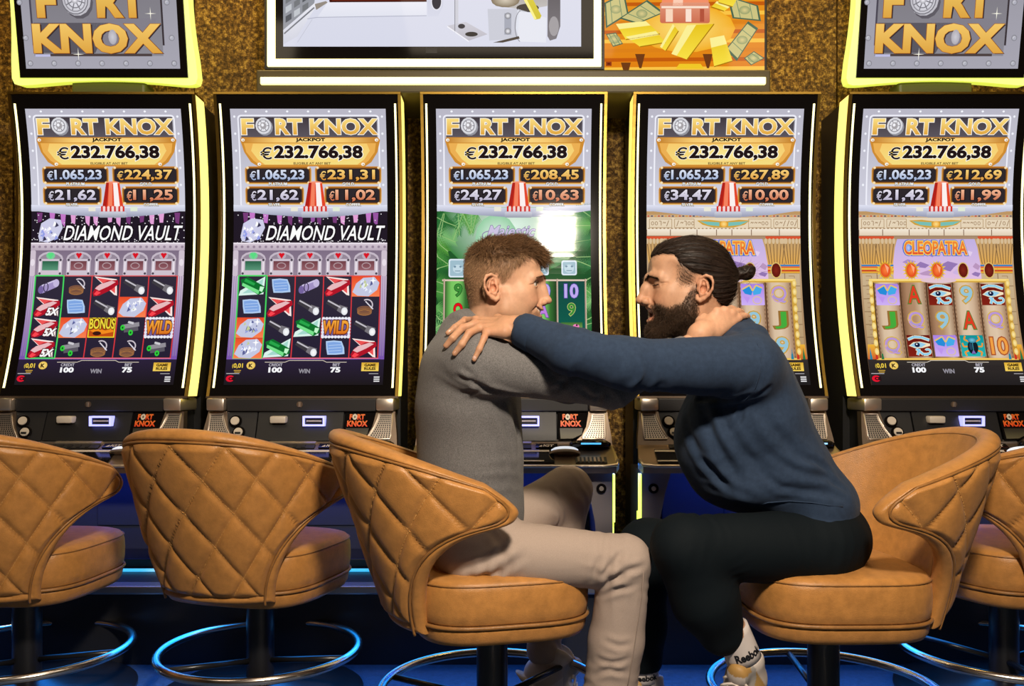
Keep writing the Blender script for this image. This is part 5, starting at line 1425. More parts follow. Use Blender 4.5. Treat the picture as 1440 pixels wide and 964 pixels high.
def crease(v, q, lines, d0):
    "drawn folds: each line is (photo pixels, width, depth); a groove with soft shoulders on the side we see"
    tr = [bvh(v, q)]; n = normals(v, q); dsp = np.zeros(len(v))
    for pts, wdt, dep in lines:
        P3 = np.array([tuple(hit(tr, px, py, d0)) for px, py in pts]); d = np.full(len(v), 9.0); tt = np.zeros(len(v)); m = len(P3)-1
        for i in range(m):
            a, b = P3[i], P3[i+1]; ab = b-a; t = np.clip(((v-a)@ab)/(ab@ab+1e-12), 0, 1); dd = np.linalg.norm(v-a-t[:,None]*ab, axis=1)
            k = dd < d; d[k] = dd[k]; tt[k] = (i+t[k])/m
        fade = np.clip(np.sin(np.clip(tt, 0.02, 0.98)*PI), 0, 1)**0.6
        dsp += 0.72*fade*dep*(-np.exp(-(d/wdt)**2)+0.75*np.exp(-((d-2.0*wdt)/(1.1*wdt))**2))
    return v+n*dsp[:,None]
def cloth(name, fld, material, parent, bones, amp=0.004, lam=0.03, seed=0, sm=2, lines=(), d0=1.95):
    v, q = fld.mesh(sm); v = folds(v, q, bones, amp, lam, seed)
    if lines: v = crease(v, q, lines, d0)
    return link(name, np_mesh(name, v, q), material, parent, smooth=True), v, q

# ================================================== man in the grey sweater (faces right)
HL = frame(P(704, 411, 2.07), math.radians(-2), math.radians(0))
HR = frame(P(968, 412, 2.07), math.radians(180+3), math.radians(2))
vL, qL, cL = head('L'); vL = xf(HL, vL)
vR, qR, cR = head('R'); vR = xf(HR, vR)

def torus_pts(c, axis, r, n=28, sx=1.0):
    ax = Vector(axis).normalized(); a = ax.cross(Vector((0,1,0))).normalized(); b = ax.cross(a)
    return [tuple(Vector(c)+a*(r*sx*math.cos(2*PI*k/n))+b*(r*math.sin(2*PI*k/n))) for k in range(n+1)]

# --- grey sweater
fS = Field((-0.32,1.74,0.46), (0.46,2.50,1.06), 0.0048)
for (px, py, d, r) in ((664,722,2.07,(0.126,0.162,0.120)),(662,650,2.07,(0.128,0.162,0.150)),(658,570,2.08,(0.130,0.185,0.150)),(656,512,2.08,(0.104,0.195,0.088))):
    fS.ell(P(px,py,d), r, k=0.05)
fS.cone(P(668,478,2.06), P(672,508,1.93), 0.045, 0.060, k=0.05); fS.cone(P(668,478,2.10), P(668,508,2.22), 0.045, 0.060, k=0.05)
fS.cone(P(655,470,2.08), P(655,520,2.08), 0.062, 0.085, k=0.04)
LA = [P(676,511,1.915), P(862,544,1.935), P(980,479,1.97)]
fS.chain([tuple(LA[0]), tuple(LA[1])], [0.064,0.047], k=0.03); fS.chain([tuple(LA[1]), tuple(LA[1].lerp(LA[2],0.80))], [0.047,0.031], k=0.02)
LB = [P(660,512,2.235), P(800,540,2.36), P(935,500,2.31)]
fS.chain([tuple(p) for p in LB], [0.064,0.047,0.034], k=0.03)
fS.chain(torus_pts(P(672,456,2.07), (0.28,0,1), 0.060), 0.0095, k=0.008)
man = link('person', np_mesh('person', vL, qL, cL), M['skin'], None, smooth=True)      # hands and body are added to this mesh below
swL, vSL, qSL = cloth('sweater', fS, M['knit'], man, [(LA[0],LA[1],0.75,0.28,1.0),(LA[0],LA[1],0.08,0.22,1.0),(LA[1],LA[2],0.2,0.5,1.2),(P(662,500,2.0),P(664,720,2.0),0.8,0.22,0.9),(P(700,520,1.95),P(660,640,1.95),0.2,0.3,0.8)], 0.0045, 0.040, 1, lines=[
    ([(664,536),(684,546),(712,552),(735,556)],0.006,0.010), ([(640,528),(662,534),(690,548)],0.006,0.005), ([(650,515),(668,530),(690,545)],0.006,0.004), ([(648,552),(672,548),(698,552)],0.006,0.004),
    ([(668,545),(660,575),(648,615),(638,655),(632,690)],0.0025,0.0022), ([(700,570),(712,600),(722,640)],0.010,0.006), ([(720,575),(728,610),(730,650)],0.009,0.006), ([(690,600),(708,640),(715,668)],0.010,0.004),
    ([(740,492),(752,500),(768,498)],0.006,0.005), ([(800,528),(790,542),(772,552)],0.007,0.006), ([(768,520),(782,534),(800,540)],0.007,0.005), ([(846,550),(842,560),(838,570)],0.006,0.006), ([(815,545),(828,556),(845,560)],0.006,0.005)])

# --- beige trousers
fT = Field((-0.27,1.76,0.04), (0.42,2.56,0.70), 0.0050)
fT.ell(P(658,738,2.06), (0.130,0.168,0.100), k=0)
nt = [P(662,776,1.955), P(878,789,1.935), P(867,900,1.955), P(856,985,1.97), P(852,1012,1.97)]
fT.chain([tuple(nt[0]), tuple(nt[1])], [0.084,0.059], k=0.04); fT.chain([tuple(p) for p in nt[1:]], [0.058,0.063,0.060,0.060], k=0.015)
ft = [P(668,766,2.16), P(798,690,2.36), P(778,825,2.33), P(764,912,2.27)]
fT.chain([tuple(p) for p in ft], [0.084,0.064,0.058,0.044], k=0.03)
fT.cone(P(764,914,2.27), P(786,934,2.26), 0.040, 0.030, k=0.02)
trL, vTL, qTL = cloth('trousers', fT, M['khaki'], man, [(nt[0],nt[1],0.12,0.22,1.3),(nt[0],nt[1],0.92,0.16,1.3),(nt[1],nt[2],0.12,0.25,1.3),(nt[2],nt[4],0.75,0.4,1.1),(ft[0],ft[1],0.8,0.3,1.2),(ft[2],ft[3],0.8,0.5,1.0)], 0.0040, 0.030, 2, d0=2.0, lines=[
    ([(838,832),(858,815),(885,802),(905,795)],0.007,0.008), ([(836,826),(850,805),(868,785),(880,772)],0.007,0.006), ([(842,838),(868,828),(895,822)],0.006,0.005), ([(832,820),(838,800),(848,780)],0.007,0.005),
    ([(640,800),(680,790),(715,770),(730,750)],0.008,0.006), ([(660,815),(700,805),(740,780)],0.008,0.005), ([(690,745),(705,765),(712,790)],0.008,0.006), ([(850,900),(870,908),(888,905)],0.006,0.004), ([(840,925),(862,932),(885,925)],0.006,0.005), ([(836,948),(858,940),(880,946)],0.006,0.005),
    ([(750,690),(745,715),(738,735)],0.005,0.004), ([(765,680),(760,705),(752,735)],0.005,0.004), ([(780,672),(776,700),(768,730)],0.005,0.004), ([(795,668),(793,695),(786,725)],0.005,0.004), ([(768,728),(790,716),(818,704)],0.004,0.004), ([(760,738),(785,728),(812,716)],0.004,0.004)])
# side seam of the near leg
tv = bvh(vTL, qTL)
sm_ = [hit([tv], px, py, 1.93, 0.0008) for px, py in ((905,800),(902,840),(896,880),(890,920),(884,955),(880,975))]
MB().tube(sm_, 0.0013, 5).build('side_seam', M['khaki_seam'], trL, smooth=True)

# ================================================== bearded man in navy (faces left)
fN = Field((0.00,1.68,0.46), (0.90,2.50,1.06), 0.0048)
for (px, py, d, r) in ((1132,706,2.07,(0.118,0.165,0.100)),(1088,655,2.07,(0.128,0.165,0.120)),(1054,590,2.07,(0.134,0.180,0.130)),(1038,530,2.08,(0.114,0.195,0.105)),(1006,620,2.06,(0.098,0.135,0.125)),(1040,680,2.06,(0.10,0.145,0.062))):
    fN.ell(P(px,py,d), r, k=0.05)
fN.cone(P(1030,478,2.06), P(1054,508,1.93), 0.050, 0.064, k=0.05); fN.cone(P(1030,478,2.09), P(1050,508,2.22), 0.050, 0.064, k=0.05)
fN.cone(P(1018,478,2.08), P(1040,525,2.08), 0.066, 0.09, k=0.04)
RA = [P(1050,516,1.905), P(880,512,1.815), P(800,493,1.835), P(738,465,1.885)]
fN.chain([tuple(p) for p in RA[:3]], [0.073,0.053,0.052], k=0.03); fN.chain([tuple(RA[2]), tuple(RA[3])], [0.052,0.036], k=0.012)
RB = [P(1046,514,2.245), P(890,520,2.36), P(745,480,2.27)]
fN.chain([tuple(p) for p in RB], [0.073,0.052,0.038], k=0.03)
fN.chain(torus_pts(P(1003,463,2.07), (-0.55,0,1), 0.068), 0.0100, k=0.008)
fN.ell(P(1050,468,2.01), (0.044,0.060,0.022), k=0.02)
# ribbed hem band
hb = np.array([[math.cos(0.17),0,-math.sin(0.17)],[0,1,0],[math.sin(0.17),0,math.cos(0.17)]])
fN.ell(P(1136,727,2.07), (0.124,0.172,0.046), k=0.010, rot=hb.T)
man2 = link('person', np_mesh('person', vR, qR, cR), M['skin'], None, smooth=True)
swR, vSR, qSR = cloth('sweatshirt', fN, M['navy'], man2, [(RA[0],RA[1],0.85,0.28,1.4),(RA[0],RA[1],0.10,0.22,1.0),(RA[1],RA[3],0.35,0.35,1.3),(P(1040,500,2.0),P(1135,720,2.0),0.85,0.2,1.1),(P(1000,560,1.95),P(1060,700,1.95),0.4,0.4,1.0)], 0.0045, 0.048, 4, lines=[
    ([(868,478),(874,495),(870,520),(856,540)],0.008,0.007), ([(900,488),(908,505),(900,530)],0.008,0.006), ([(935,494),(942,515),(930,540)],0.009,0.007), ([(830,470),(840,490),(848,512)],0.008,0.005), ([(845,530),(880,545),(930,548)],0.007,0.005), ([(790,470),(800,490),(812,515)],0.008,0.0045),
    ([(1080,545),(1040,558),(985,560),(930,556)],0.007,0.008), ([(985,562),(998,600),(1020,645),(1048,690)],0.010,0.009), ([(965,575),(975,620),(1000,660),(1030,695)],0.010,0.007), ([(1012,565),(1022,600),(1050,640),(1085,670)],0.010,0.006), ([(1045,568),(1040,590),(1030,605)],0.006,0.006), ([(1065,565),(1085,600),(1120,635),(1160,660)],0.012,0.006),
    ([(1085,640),(1120,662),(1165,672),(1190,690)],0.008,0.006), ([(1060,660),(1100,685),(1150,690),(1190,702)],0.008,0.006), ([(990,650),(1020,680),(1060,700)],0.008,0.006), ([(1120,640),(1150,650),(1172,668)],0.007,0.005),
    ([(1030,462),(1045,466),(1058,462)],0.006,0.006), ([(1068,478),(1072,500),(1070,530),(1058,555)],0.0028,0.0025)])
sv = bvh(vSR, qSR)
pts = [hit([sv], px, py, 1.93, 0.0006) for px, py in ((1058,470),(1066,485),(1070,505),(1068,525),(1062,545),(1050,560),(1036,570))]
MB().tube(pts, 0.0014, 5).build('shoulder_seam', M['navy'], swR, smooth=True)
pts = [hit([sv], px, py, 1.93, 0.0006) for px, py in ((1052,712),(1080,706),(1110,704),(1140,706),(1165,710),(1185,712))]
MB().tube(pts, 0.0016, 5).build('hem_seam', M['navy'], swR, smooth=True)
# cuff
MB().tube([RA[3].lerp(RA[2],0.28), RA[3].lerp(RA[2],0.22), RA[3].lerp(RA[2],-0.02), RA[3].lerp(RA[2],-0.10)], [0.0395,0.0420,0.0400,0.0375], 28).build('cuff', M['navy'], swR, smooth=True)

fB = Field((0.18,1.72,0.12), (0.92,2.44,0.68), 0.0050)
fB.ell(P(1142,752,2.07), (0.128,0.172,0.110), k=0)
rn = [P(1148,770,1.965), P(962,768,1.885), P(992,842,1.905), P(1014,887,1.925)]
fB.chain([tuple(p) for p in rn[:2]], [0.088,0.071], k=0.04); fB.chain([tuple(p) for p in rn[1:]], [0.070,0.074,0.054], k=0.02)
rf = [P(1138,765,2.19), P(908,770,2.19), P(903,880,2.21), P(903,925,2.22)]
fB.chain([tuple(p) for p in rf], [0.086,0.068,0.058,0.052], k=0.03)
trR, vTR, qTR = cloth('trousers', fB, M['blackcloth'], man2, [(rn[0],rn[1],0.92,0.2,1.2),(rn[0],rn[1],0.1,0.25,0.4),(rn[1],rn[3],0.25,0.3,1.2)], 0.0050, 0.032, 5)
# ------------------------------------------------------------------ hands, hidden body, hair, shoes
def limb_body(spec, h=0.007):
    lo = np.min([np.minimum(np.array(a), np.array(b))-max(ra, rb) for a, b, ra, rb in spec], axis=0)-0.03
    hi = np.max([np.maximum(np.array(a), np.array(b))+max(ra, rb) for a, b, ra, rb in spec], axis=0)+0.03
    f = Field(lo, hi, h)
    for a, b, ra, rb in spec: f.cone(tuple(a), tuple(b), ra, rb, k=0.03)
    return f.mesh(1)

def hand_mesh(wrist, palm, fingers, thumb, h=0.0017, rad=0.0085):
    "wrist chain (points, radii), palm slabs, finger chains"
    allp = [np.array(p) for p, r in wrist+palm]+[np.array(p) for f_ in fingers+[thumb] for p in f_]
    lo, hi = np.min(allp, 0)-0.035, np.max(allp, 0)+0.035
    f = Field(lo, hi, h)
    f.chain([tuple(p) for p, r in wrist], [r for p, r in wrist], k=0.012)
    for i, fg in enumerate(fingers):
        s = (0.95,1.05,1.0,0.86)[i]*rad
        f.cone(palm[i][0], tuple(fg[0]), palm[i][1], s*1.12, k=0.010)                    # metacarpal
        rs = [s*1.10, s*1.0, s*0.92, s*0.74]
        for j in range(len(fg)-1): f.cone(tuple(fg[j]), tuple(fg[j+1]), rs[j], rs[j+1], k=0.004)
        for j in range(1): f.ell(tuple(fg[j]), (rs[j]*1.03,)*3, k=0.006)         # knuckles
    ts = rad*1.15
    f.chain([tuple(p) for p in thumb], [ts*1.5, ts*1.15, ts, ts*0.75][:len(thumb)], k=0.010)
    return f.mesh(1)
def hand_col(v, kind, knuck):
    c = np.tile(SKIN[kind]*np.array([1.02,0.98,0.95]), (len(v),1)); d = np.full(len(v), 1.0)
    for p in knuck: d = np.minimum(d, np.linalg.norm(v-np.array(p), axis=1))
    m = (np.exp(-(d/0.010)**2)*0.5)[:,None]; c = c*(1-m)+c*np.array([1.06,0.80,0.74])*m
    return np.clip(c*(1+0.05*wob(v, 150, 5))[:,None], 0, 1)

# --- the bearded man's left hand lies on the grey shoulder
tS = [bvh(vSL, qSL)]
def on(px, py, dflt, lift): return tuple(hit(tS, px, py, dflt, lift))
wr = [(tuple(RA[3].lerp(RA[2],0.15)), 0.026), (tuple(P(726,461,1.895)), 0.0255), (tuple(P(712,460,1.90)), 0.0260)]
palm = [(tuple(P(706,455,1.925)),0.0150),(tuple(P(706,459,1.905)),0.0165),(tuple(P(707,463,1.89)),0.0165),(tuple(P(709,467,1.875)),0.0150)]
fing = [[P(669,450,1.955), on(655,456,1.95,0.011), on(642,465,1.93,0.009), on(632,471.5,1.92,0.007)],
        [P(668,456,1.925), on(652,468,1.92,0.012), on(640,479,1.90,0.009), on(630,488,1.89,0.006)],
        [P(674,461,1.90), on(662,474,1.89,0.012), on(652,487,1.87,0.009), on(641.5,498,1.86,0.006)],
        [P(684,467,1.88), on(680,480,1.87,0.011), on(674,493,1.855,0.009), on(667,505.5,1.85,0.006)]]
fing = [[tuple(p) for p in f_] for f_ in fing]
th = [tuple(P(712,452,1.94)), tuple(P(700,449,1.975)), tuple(P(690,452,2.00))]
hv, hq = hand_mesh(wr, palm, fing, th)
hR = (hv, hq, hand_col(hv, 'R', [f_[j] for f_ in fing for j in (0,1)]))
nails = []
for f_ in fing:
    a_, b_ = Vector(f_[2]), Vector(f_[3]); d_ = (b_-a_).normalized(); up_ = Vector((0,-1,0.35)); up_ = (up_-d_*up_.dot(d_)).normalized(); sd_ = d_.cross(up_)
    nails.append((b_-d_*0.0022, d_, sd_, up_))
# --- the other man's right hand holds the bearded man's neck
tN = [bvh(vR, qR)]
def onn(px, py, dflt, lift): return tuple(hit(tN, px, py, dflt, lift))
wr2 = [(tuple(LA[2]), 0.026), (tuple(P(984,470,1.968)), 0.026), (tuple(P(990,465,1.972)), 0.027)]
palm2 = [(tuple(P(992,457,1.985)),0.0165),(tuple(P(996,461,1.978)),0.0175),(tuple(P(1001,465,1.976)),0.0175),(tuple(P(1006,468,1.978)),0.0165)]
fing2 = []
for i, (kx, ky) in enumerate(((1008,438),(1019,437.5),(1029,441),(1038,447))):
    k0 = P(kx, ky, 1.985+0.004*i)
    fing2.append([tuple(k0), tuple(P(kx+9,ky-3,2.025)), tuple(P(kx+13,ky-2,2.055)), tuple(P(kx+12,ky+1,2.078))])
th2 = [tuple(P(985,462,1.985)), tuple(P(986,452,1.995)), tuple(P(990,446,2.0))]
hv, hq = hand_mesh(wr2, palm2, fing2, th2, rad=0.0088)
hL = (hv, hq, hand_col(hv, 'L', [f_[j] for f_ in fing2 for j in (0,1)]))
# far hands, resting on the far shoulders
def far_hand(w, dirx, kind):
    w = Vector(w); pf = []; fs = []
    for i in range(4):
        b_ = w+Vector((dirx*0.035, -0.022+0.015*i, 0.006)); k_ = w+Vector((dirx*0.075, -0.032+0.021*i, 0.008))
        pf.append((tuple(b_), 0.016)); fs.append([tuple(k_+Vector((dirx*0.027*j, (0.003*(i-1.5))*j, -0.009*j*j))) for j in range(4)])
    v_, q_ = hand_mesh([(tuple(w-Vector((dirx*0.04,0,0))),0.026),(tuple(w+Vector((dirx*0.02,0,0))),0.026)], pf, fs, [tuple(w+Vector((dirx*0.02,-0.025,0))), tuple(w+Vector((dirx*0.05,-0.05,-0.01))), tuple(w+Vector((dirx*0.07,-0.058,-0.022)))], h=0.0024)
    return v_, q_, hand_col(v_, kind, [])
fL = far_hand(LB[2], 1, 'L'); fR = far_hand(RB[2], -1, 'R')
def V3(p): return np.array(p)
def pt(px, py, d): return V3(P(px, py, d))
bL = limb_body([(pt(668,470,2.07),pt(655,540,2.08),0.05,0.09),(pt(655,540,2.08),pt(662,660,2.07),0.09,0.085),(pt(662,660,2.07),pt(660,745,2.06),0.085,0.085),
    (pt(668,512,1.95),pt(664,515,2.2),0.045,0.045),(V3(LA[0]),V3(LA[1]),0.044,0.034),(V3(LA[1]),V3(LA[2]),0.034,0.024),(V3(LB[0]),V3(LB[1]),0.044,0.034),(V3(LB[1]),V3(LB[2]),0.034,0.024),
    (V3(nt[0]),V3(nt[1]),0.064,0.044),(V3(nt[1]),V3(nt[2]),0.044,0.044),(V3(nt[2]),pt(850,1030,1.975),0.044,0.030),(V3(ft[0]),V3(ft[1]),0.064,0.044),(V3(ft[1]),V3(ft[3]),0.044,0.030)])
bR = limb_body([(pt(1008,478,2.07),pt(1046,545,2.08),0.055,0.09),(pt(1046,545,2.08),pt(1095,650,2.07),0.09,0.09),(pt(1095,650,2.07),pt(1140,750,2.07),0.09,0.085),
    (pt(1048,512,1.95),pt(1046,514,2.2),0.05,0.05),(V3(RA[0]),V3(RA[1]),0.048,0.036),(V3(RA[1]),V3(RA[3]),0.036,0.025),(V3(RB[0]),V3(RB[1]),0.048,0.036),(V3(RB[1]),V3(RB[2]),0.036,0.025),
    (V3(rn[0]),V3(rn[1]),0.066,0.050),(V3(rn[1]),V3(rn[2]),0.050,0.052),(V3(rn[2]),pt(1042,905,1.93),0.052,0.033),(V3(rf[0]),V3(rf[1]),0.066,0.050),(V3(rf[1]),V3(rf[3]),0.05,0.034)])
def bodycol(v, k): return np.tile(SKIN[k], (len(v),1))
for o_, parts in ((man, [(vL,qL,cL), hL, fL, (*bL, bodycol(bL[0],'L'))]), (man2, [(vR,qR,cR), hR, fR, (*bR, bodycol(bR[0],'R'))])):
    v_, q_, c_ = join(*parts); old = o_.data; o_.data = np_mesh('person', v_, q_, c_); o_.data.materials.append(M['skin'])
    o_.data.polygons.foreach_set('use_smooth', [True]*len(o_.data.polygons)); bpy.data.meshes.remove(old)
M['nail'] = mat('finger_nail', (0.66,0.42,0.33), 0.3)
for (c_, d_, s_, u_) in nails:
    mb = MB(); vs = []
    for i in range(5):
        for j in range(5):
            a_, b_ = (i/4-0.5), (j/4-0.5); vs.append(c_+d_*(a_*0.0095)+s_*(b_*0.0088)+u_*(0.0067-0.0042*(2*b_)**2*0.8-0.0035*max(0,a_)*2))
    mb.add(vs, [(i*5+j, i*5+j+1, (i+1)*5+j+1, (i+1)*5+j) for i in range(4) for j in range(4)]); mb.build('finger_nail', M['nail'], man2, smooth=True)

tag(man, 'man in a grey knit sweater and beige trousers, seated left, gripping the other\'s neck', 'person', 'two men sitting face to face')
tag(man2, 'bearded laughing man with a hair bun, navy sweatshirt and black trousers', 'person', 'two men sitting face to face')

# --- eyes
def eye(Mx, y, parent, iris=(0.10,0.07,0.035), look=0.0):
    n, m = 24, 16; vs = []; cs = []; r = 0.0126
    for i in range(m+1):
        for j in range(n):
            a_ = PI*i/m; b_ = 2*PI*j/n; d_ = np.array([math.cos(a_), math.sin(a_)*math.cos(b_), math.sin(a_)*math.sin(b_)]); t_ = look*(1 if y > 0 else -1); d_ = np.array([d_[0]*math.cos(t_)-d_[1]*math.sin(t_), d_[0]*math.sin(t_)+d_[1]*math.cos(t_), d_[2]])
            vs.append(np.array([0.0772,y,0.0164])+d_*r); g = a_
            cs.append((0.01,0.008,0.006) if g < 0.22 else iris if g < 0.50 else (0.62,0.56,0.50))
    vs = xf(Mx @ Matrix.Identity(4), np.array(vs)); q_ = np.array([(i*n+j, i*n+(j+1) % n, (i+1)*n+(j+1) % n, (i+1)*n+j) for i in range(m) for j in range(n)])
    return link('eye', np_mesh('eye', vs, q_, np.array(cs)), M['eye'], parent, smooth=True)
for y_ in (0.0305,-0.0305): eye(HL, y_, man, look=0.28)

# --- hair of the man in grey: short sides, tousled top
rs = np.random.RandomState(3)
hv0, hq0, _c = vL, qL, cL
inv = HL.inverted(); loc = xf(inv, vL); nl = normals(loc, qL); hm = hair_mask_L(loc)
fH = Field((-0.12,-0.1,0.02), (0.15,0.1,0.16), 0.0024)
fH.ell((-0.006,0,0.078), (0.076,0.069,0.057), k=0); fH.ell((0.040,0,0.090), (0.058,0.056,0.040), k=0.02); fH.ell((0.078,0,0.086), (0.030,0.046,0.020), k=0.015)
fH.apply(lambda x, y, z: (np.interp(x.ravel(), [-0.12,-0.05,0,0.05,0.08,0.12], [0.080,0.078,0.070,0.070,0.072,0.074]).reshape(x.shape)-z)*0.8+0*y, (-0.2,-0.2,-0.2), (0.2,0.2,0.2), k=0.008, op='i')
v_, q_ = fH.mesh(1); n_ = normals(v_, q_); flow = v_[:,1]*70+wob(v_, 45, 5)*2.2
v_ = v_+n_*(0.0022*np.sin(flow+v_[:,0]*30)+0.0022*wob(v_, 60, 5))[:,None]
hc = np.array([0.12,0.064,0.030])*(0.75+0.35*(0.5+0.5*np.sin(flow+v_[:,0]*30)))[:,None]
hairL = link('hair', np_mesh('hair', xf(HL, v_), q_, np.clip(hc, 0, 1)), M['hair_L'], man, smooth=True)
top = rs.choice(len(v_), 11000); rt = v_[top]; nn = n_[top]
dd = nn*0.55+np.stack([np.interp(rt[:,0],[-0.08,-0.03,0.02],[-0.5,0.15,0.75]), 0.35*np.sign(rt[:,1])*rs.rand(len(rt)), np.interp(rt[:,0],[-0.08,-0.03,0.02],[-0.6,0.1,-0.1])+0.25*rs.normal(size=len(rt))], 1)+rs.normal(size=(len(rt),3))*0.28
dd += np.stack([0*rt[:,0], 0*rt[:,0], 0.9*sstep(-0.02,0.06,rt[:,0])*(1-sstep(0.06,0.10,rt[:,0]))], 1)
ln = rs.uniform(0.010, 0.026, len(rt)); cc = np.array([0.17,0.090,0.042])*rs.uniform(0.4, 1.5, (len(rt),1))
strands('hair_locks', xf(HL, rt-nn*0.003), xd(HL, dd), ln, 0.0006, M['hair_L'], hairL, cc, segs=4, droop=np.array([0.25,0,-0.35]), curl=0.35, seed=2)
pr_ = np.where((hm > 0.25) & (loc[:,2] < 0.092), hm*np.interp(loc[:,2],[-0.05,0.0,0.04],[0.25,0.6,1.0]), 0); pr_ /= pr_.sum(); si = rs.choice(len(loc), 11000, p=pr_)
rt = loc[si]+rs.normal(size=(len(si),3))*0.0006; nn = nl[si]
dd = nn*0.55+np.stack([-0.25+0*rt[:,0], 0*rt[:,0], -0.95+0*rt[:,0]], 1)+rs.normal(size=(len(rt),3))*0.22
ln = np.interp(rt[:,2], [-0.04,0.0,0.05,0.09], [0.0022,0.0036,0.0064,0.014])*rs.uniform(0.7,1.2,len(rt)); cc = np.array([0.36,0.215,0.115])*rs.uniform(0.5,1.4,(len(rt),1))
strands('side_hair', xf(HL, rt), xd(HL, dd), ln, 0.00042, M['hair_L'], hairL, cc, segs=2, seed=3)
def snap(loc, nrm, yz, lift):
    "points on the front of the face given by (y, z)"
    fr = np.where(loc[:,0] > 0.062)[0]; L_ = loc[fr]; out = []; on_ = []
    for y_, z_ in yz:
        d_ = (L_[:,1]-y_)**2+(L_[:,2]-z_)**2; c_ = np.where(d_ < 0.0022**2)[0]
        k_ = c_[np.argmax(L_[c_,0])] if len(c_) else np.argmin(d_)
        out.append(L_[k_]+nrm[fr[k_]]*lift); on_.append(nrm[fr[k_]])
    return np.array(out), np.array(on_)
def brow(Mx, loc, nrm, parent, m_, col, thick, z0=0.0, ln=(0.006,0.010), k=420):
    for s in (1,-1):
        t = rs.rand(k); yz = np.stack([s*np.interp(t,[0,.4,1],[0.008,0.026,0.048]), z0+np.interp(t,[0,.4,1],[0.0310,0.0375,0.0300])+rs.normal(size=k)*thick], 1)
        p, nn_ = snap(loc, nrm, yz, 0.0002)
        d = nn_*0.35+np.stack([np.interp(t,[0,1],[0.1,-0.6]), s*(0.8+0*t), 0.5-0.75*t], 1)+rs.normal(size=(k,3))*0.15
        strands('eyebrow', xf(Mx, p), xd(Mx, d), rs.uniform(*ln,k), 0.00045, m_, parent, np.tile(col,(k,1))*rs.uniform(.6,1.3,(k,1)), segs=2, droop=None, seed=4+s)
def lash(Mx, loc, nrm, parent, yz, r_, m_):
    for s in (1,-1):
        p, n__ = snap(loc, nrm, [(s*a_, b_) for a_, b_ in yz], 0.0003); p = xf(Mx, p)
        MB().tube([Vector(q) for q in p], r_, 5).build('eyelashes', m_, parent, smooth=True)
M['lash'] = mat('dark_lashes', (0.02,0.012,0.008), 0.6)
brow(HL, loc, nl, man, M['hair_L'], np.array([0.24,0.13,0.065]), 0.0010, 0.0, (0.004,0.007), 230)
for s_ in (1,-1):
    pl2 = [Vector((0.0772+0.0144*math.cos(a_), s_*(0.0305+0.0144*math.sin(a_)), 0.0164+0.0046*math.cos((a_-0.72)*1.35))) for a_ in np.linspace(-0.25,1.65,14)]
    MB().tube([HL @ q for q in pl2], 0.0009, 6).build('eyelashes', M['lash'], man, smooth=True)

# --- hair of the bearded man: combed back into a bun
locR = xf(HR.inverted(), vR); nR = normals(locR, qR)
fK = Field((-0.18,-0.105,-0.05), (0.125,0.105,0.16), 0.0024)
fK.ell((-0.004,0,0.058), (0.102,0.0815,0.081), k=0); fK.ell((0.050,0,0.070), (0.050,0.060,0.047), k=0.02); fK.ell((-0.058,0,0.020), (0.058,0.068,0.058), k=0.03)
def zb(x): return np.interp(x.ravel(), [-0.12,-0.05,-0.032,-0.020,-0.010,0.010,0.026,0.040,0.052,0.075,0.12], [-0.030,-0.030,-0.022,0.030,0.038,0.040,0.052,0.058,0.082,0.086,0.082]).reshape(x.shape)
fK.warp(lambda x, y, z: 0.0040*(1-np.clip((z-zb(x))/0.030, 0, 1))*np.clip((x+0.02)/0.04, 0, 1)+0*y)
fK.apply(lambda x, y, z: (zb(x)-z)*0.6+0*y, (-0.2,-0.2,-0.2), (0.2,0.2,0.2), k=0.006, op='i')
fK.cone((-0.098,0,0.050), (-0.118,0,0.050), 0.020, 0.0125, k=0.02); fK.ell((-0.140,-0.002,0.056), (0.024,0.020,0.018), k=0.005); fK.ell((-0.150,0.004,0.062), (0.014,0.014,0.012), k=0.006)
v_, q_ = fK.mesh(1); n_ = normals(v_, q_); th_ = np.arctan2(v_[:,1], v_[:,2]-0.035+0.25*v_[:,0]*0)
fl = th_*34+2.0*wob(v_*np.array([0.35,1,1]), 50, 5)+14*v_[:,0]
gr = np.where(v_[:,0] < -0.122, np.sin(np.arctan2(v_[:,2]-0.056, v_[:,0]+0.14)*5+v_[:,1]*260), np.sin(fl)+0.5*np.sin(2.3*fl+1))
v_ = v_+n_*(0.0011*gr)[:,None]
hc = np.array([0.018,0.0105,0.0075])*(0.85+0.35*gr)[:,None]
hairR = link('hair', np_mesh('hair', xf(HR, v_), q_, np.clip(hc, 0.002, 1)), M['hair_R'], man2, smooth=True)
ok_ = np.where(v_[:,0] > -0.105)[0]; si = rs.choice(ok_, 4200); rt = v_[si]; nn = n_[si]
tgt = np.array([-0.118,0,0.052])-rt; dd = tgt-nn*(tgt*nn).sum(1,keepdims=True); dd /= np.linalg.norm(dd,axis=1,keepdims=True)+1e-9
cc = np.array([0.026,0.015,0.010])*rs.uniform(0.4,1.9,(len(rt),1))
strands('hair_strands', xf(HR, rt+nn*0.0003), xd(HR, dd-nn*0.02+rs.normal(size=dd.shape)*0.025), rs.uniform(0.015,0.035,len(rt)), 0.00045, M['hair_R'], hairR, cc, segs=4, droop=None, curl=0.02, seed=6)
k = 90; rt = np.array([-0.135,0,0.056])+rs.normal(size=(k,3))*np.array([0.012,0.012,0.010]); dd = rs.normal(size=(k,3))*0.6+np.array([-0.9,0,0.15])
strands('bun_wisps', xf(HR, rt), xd(HR, dd), rs.uniform(0.015,0.038,k), 0.0004, M['hair_R'], hairR, np.tile([0.03,0.018,0.012],(k,1)), segs=5, curl=0.6, seed=8)
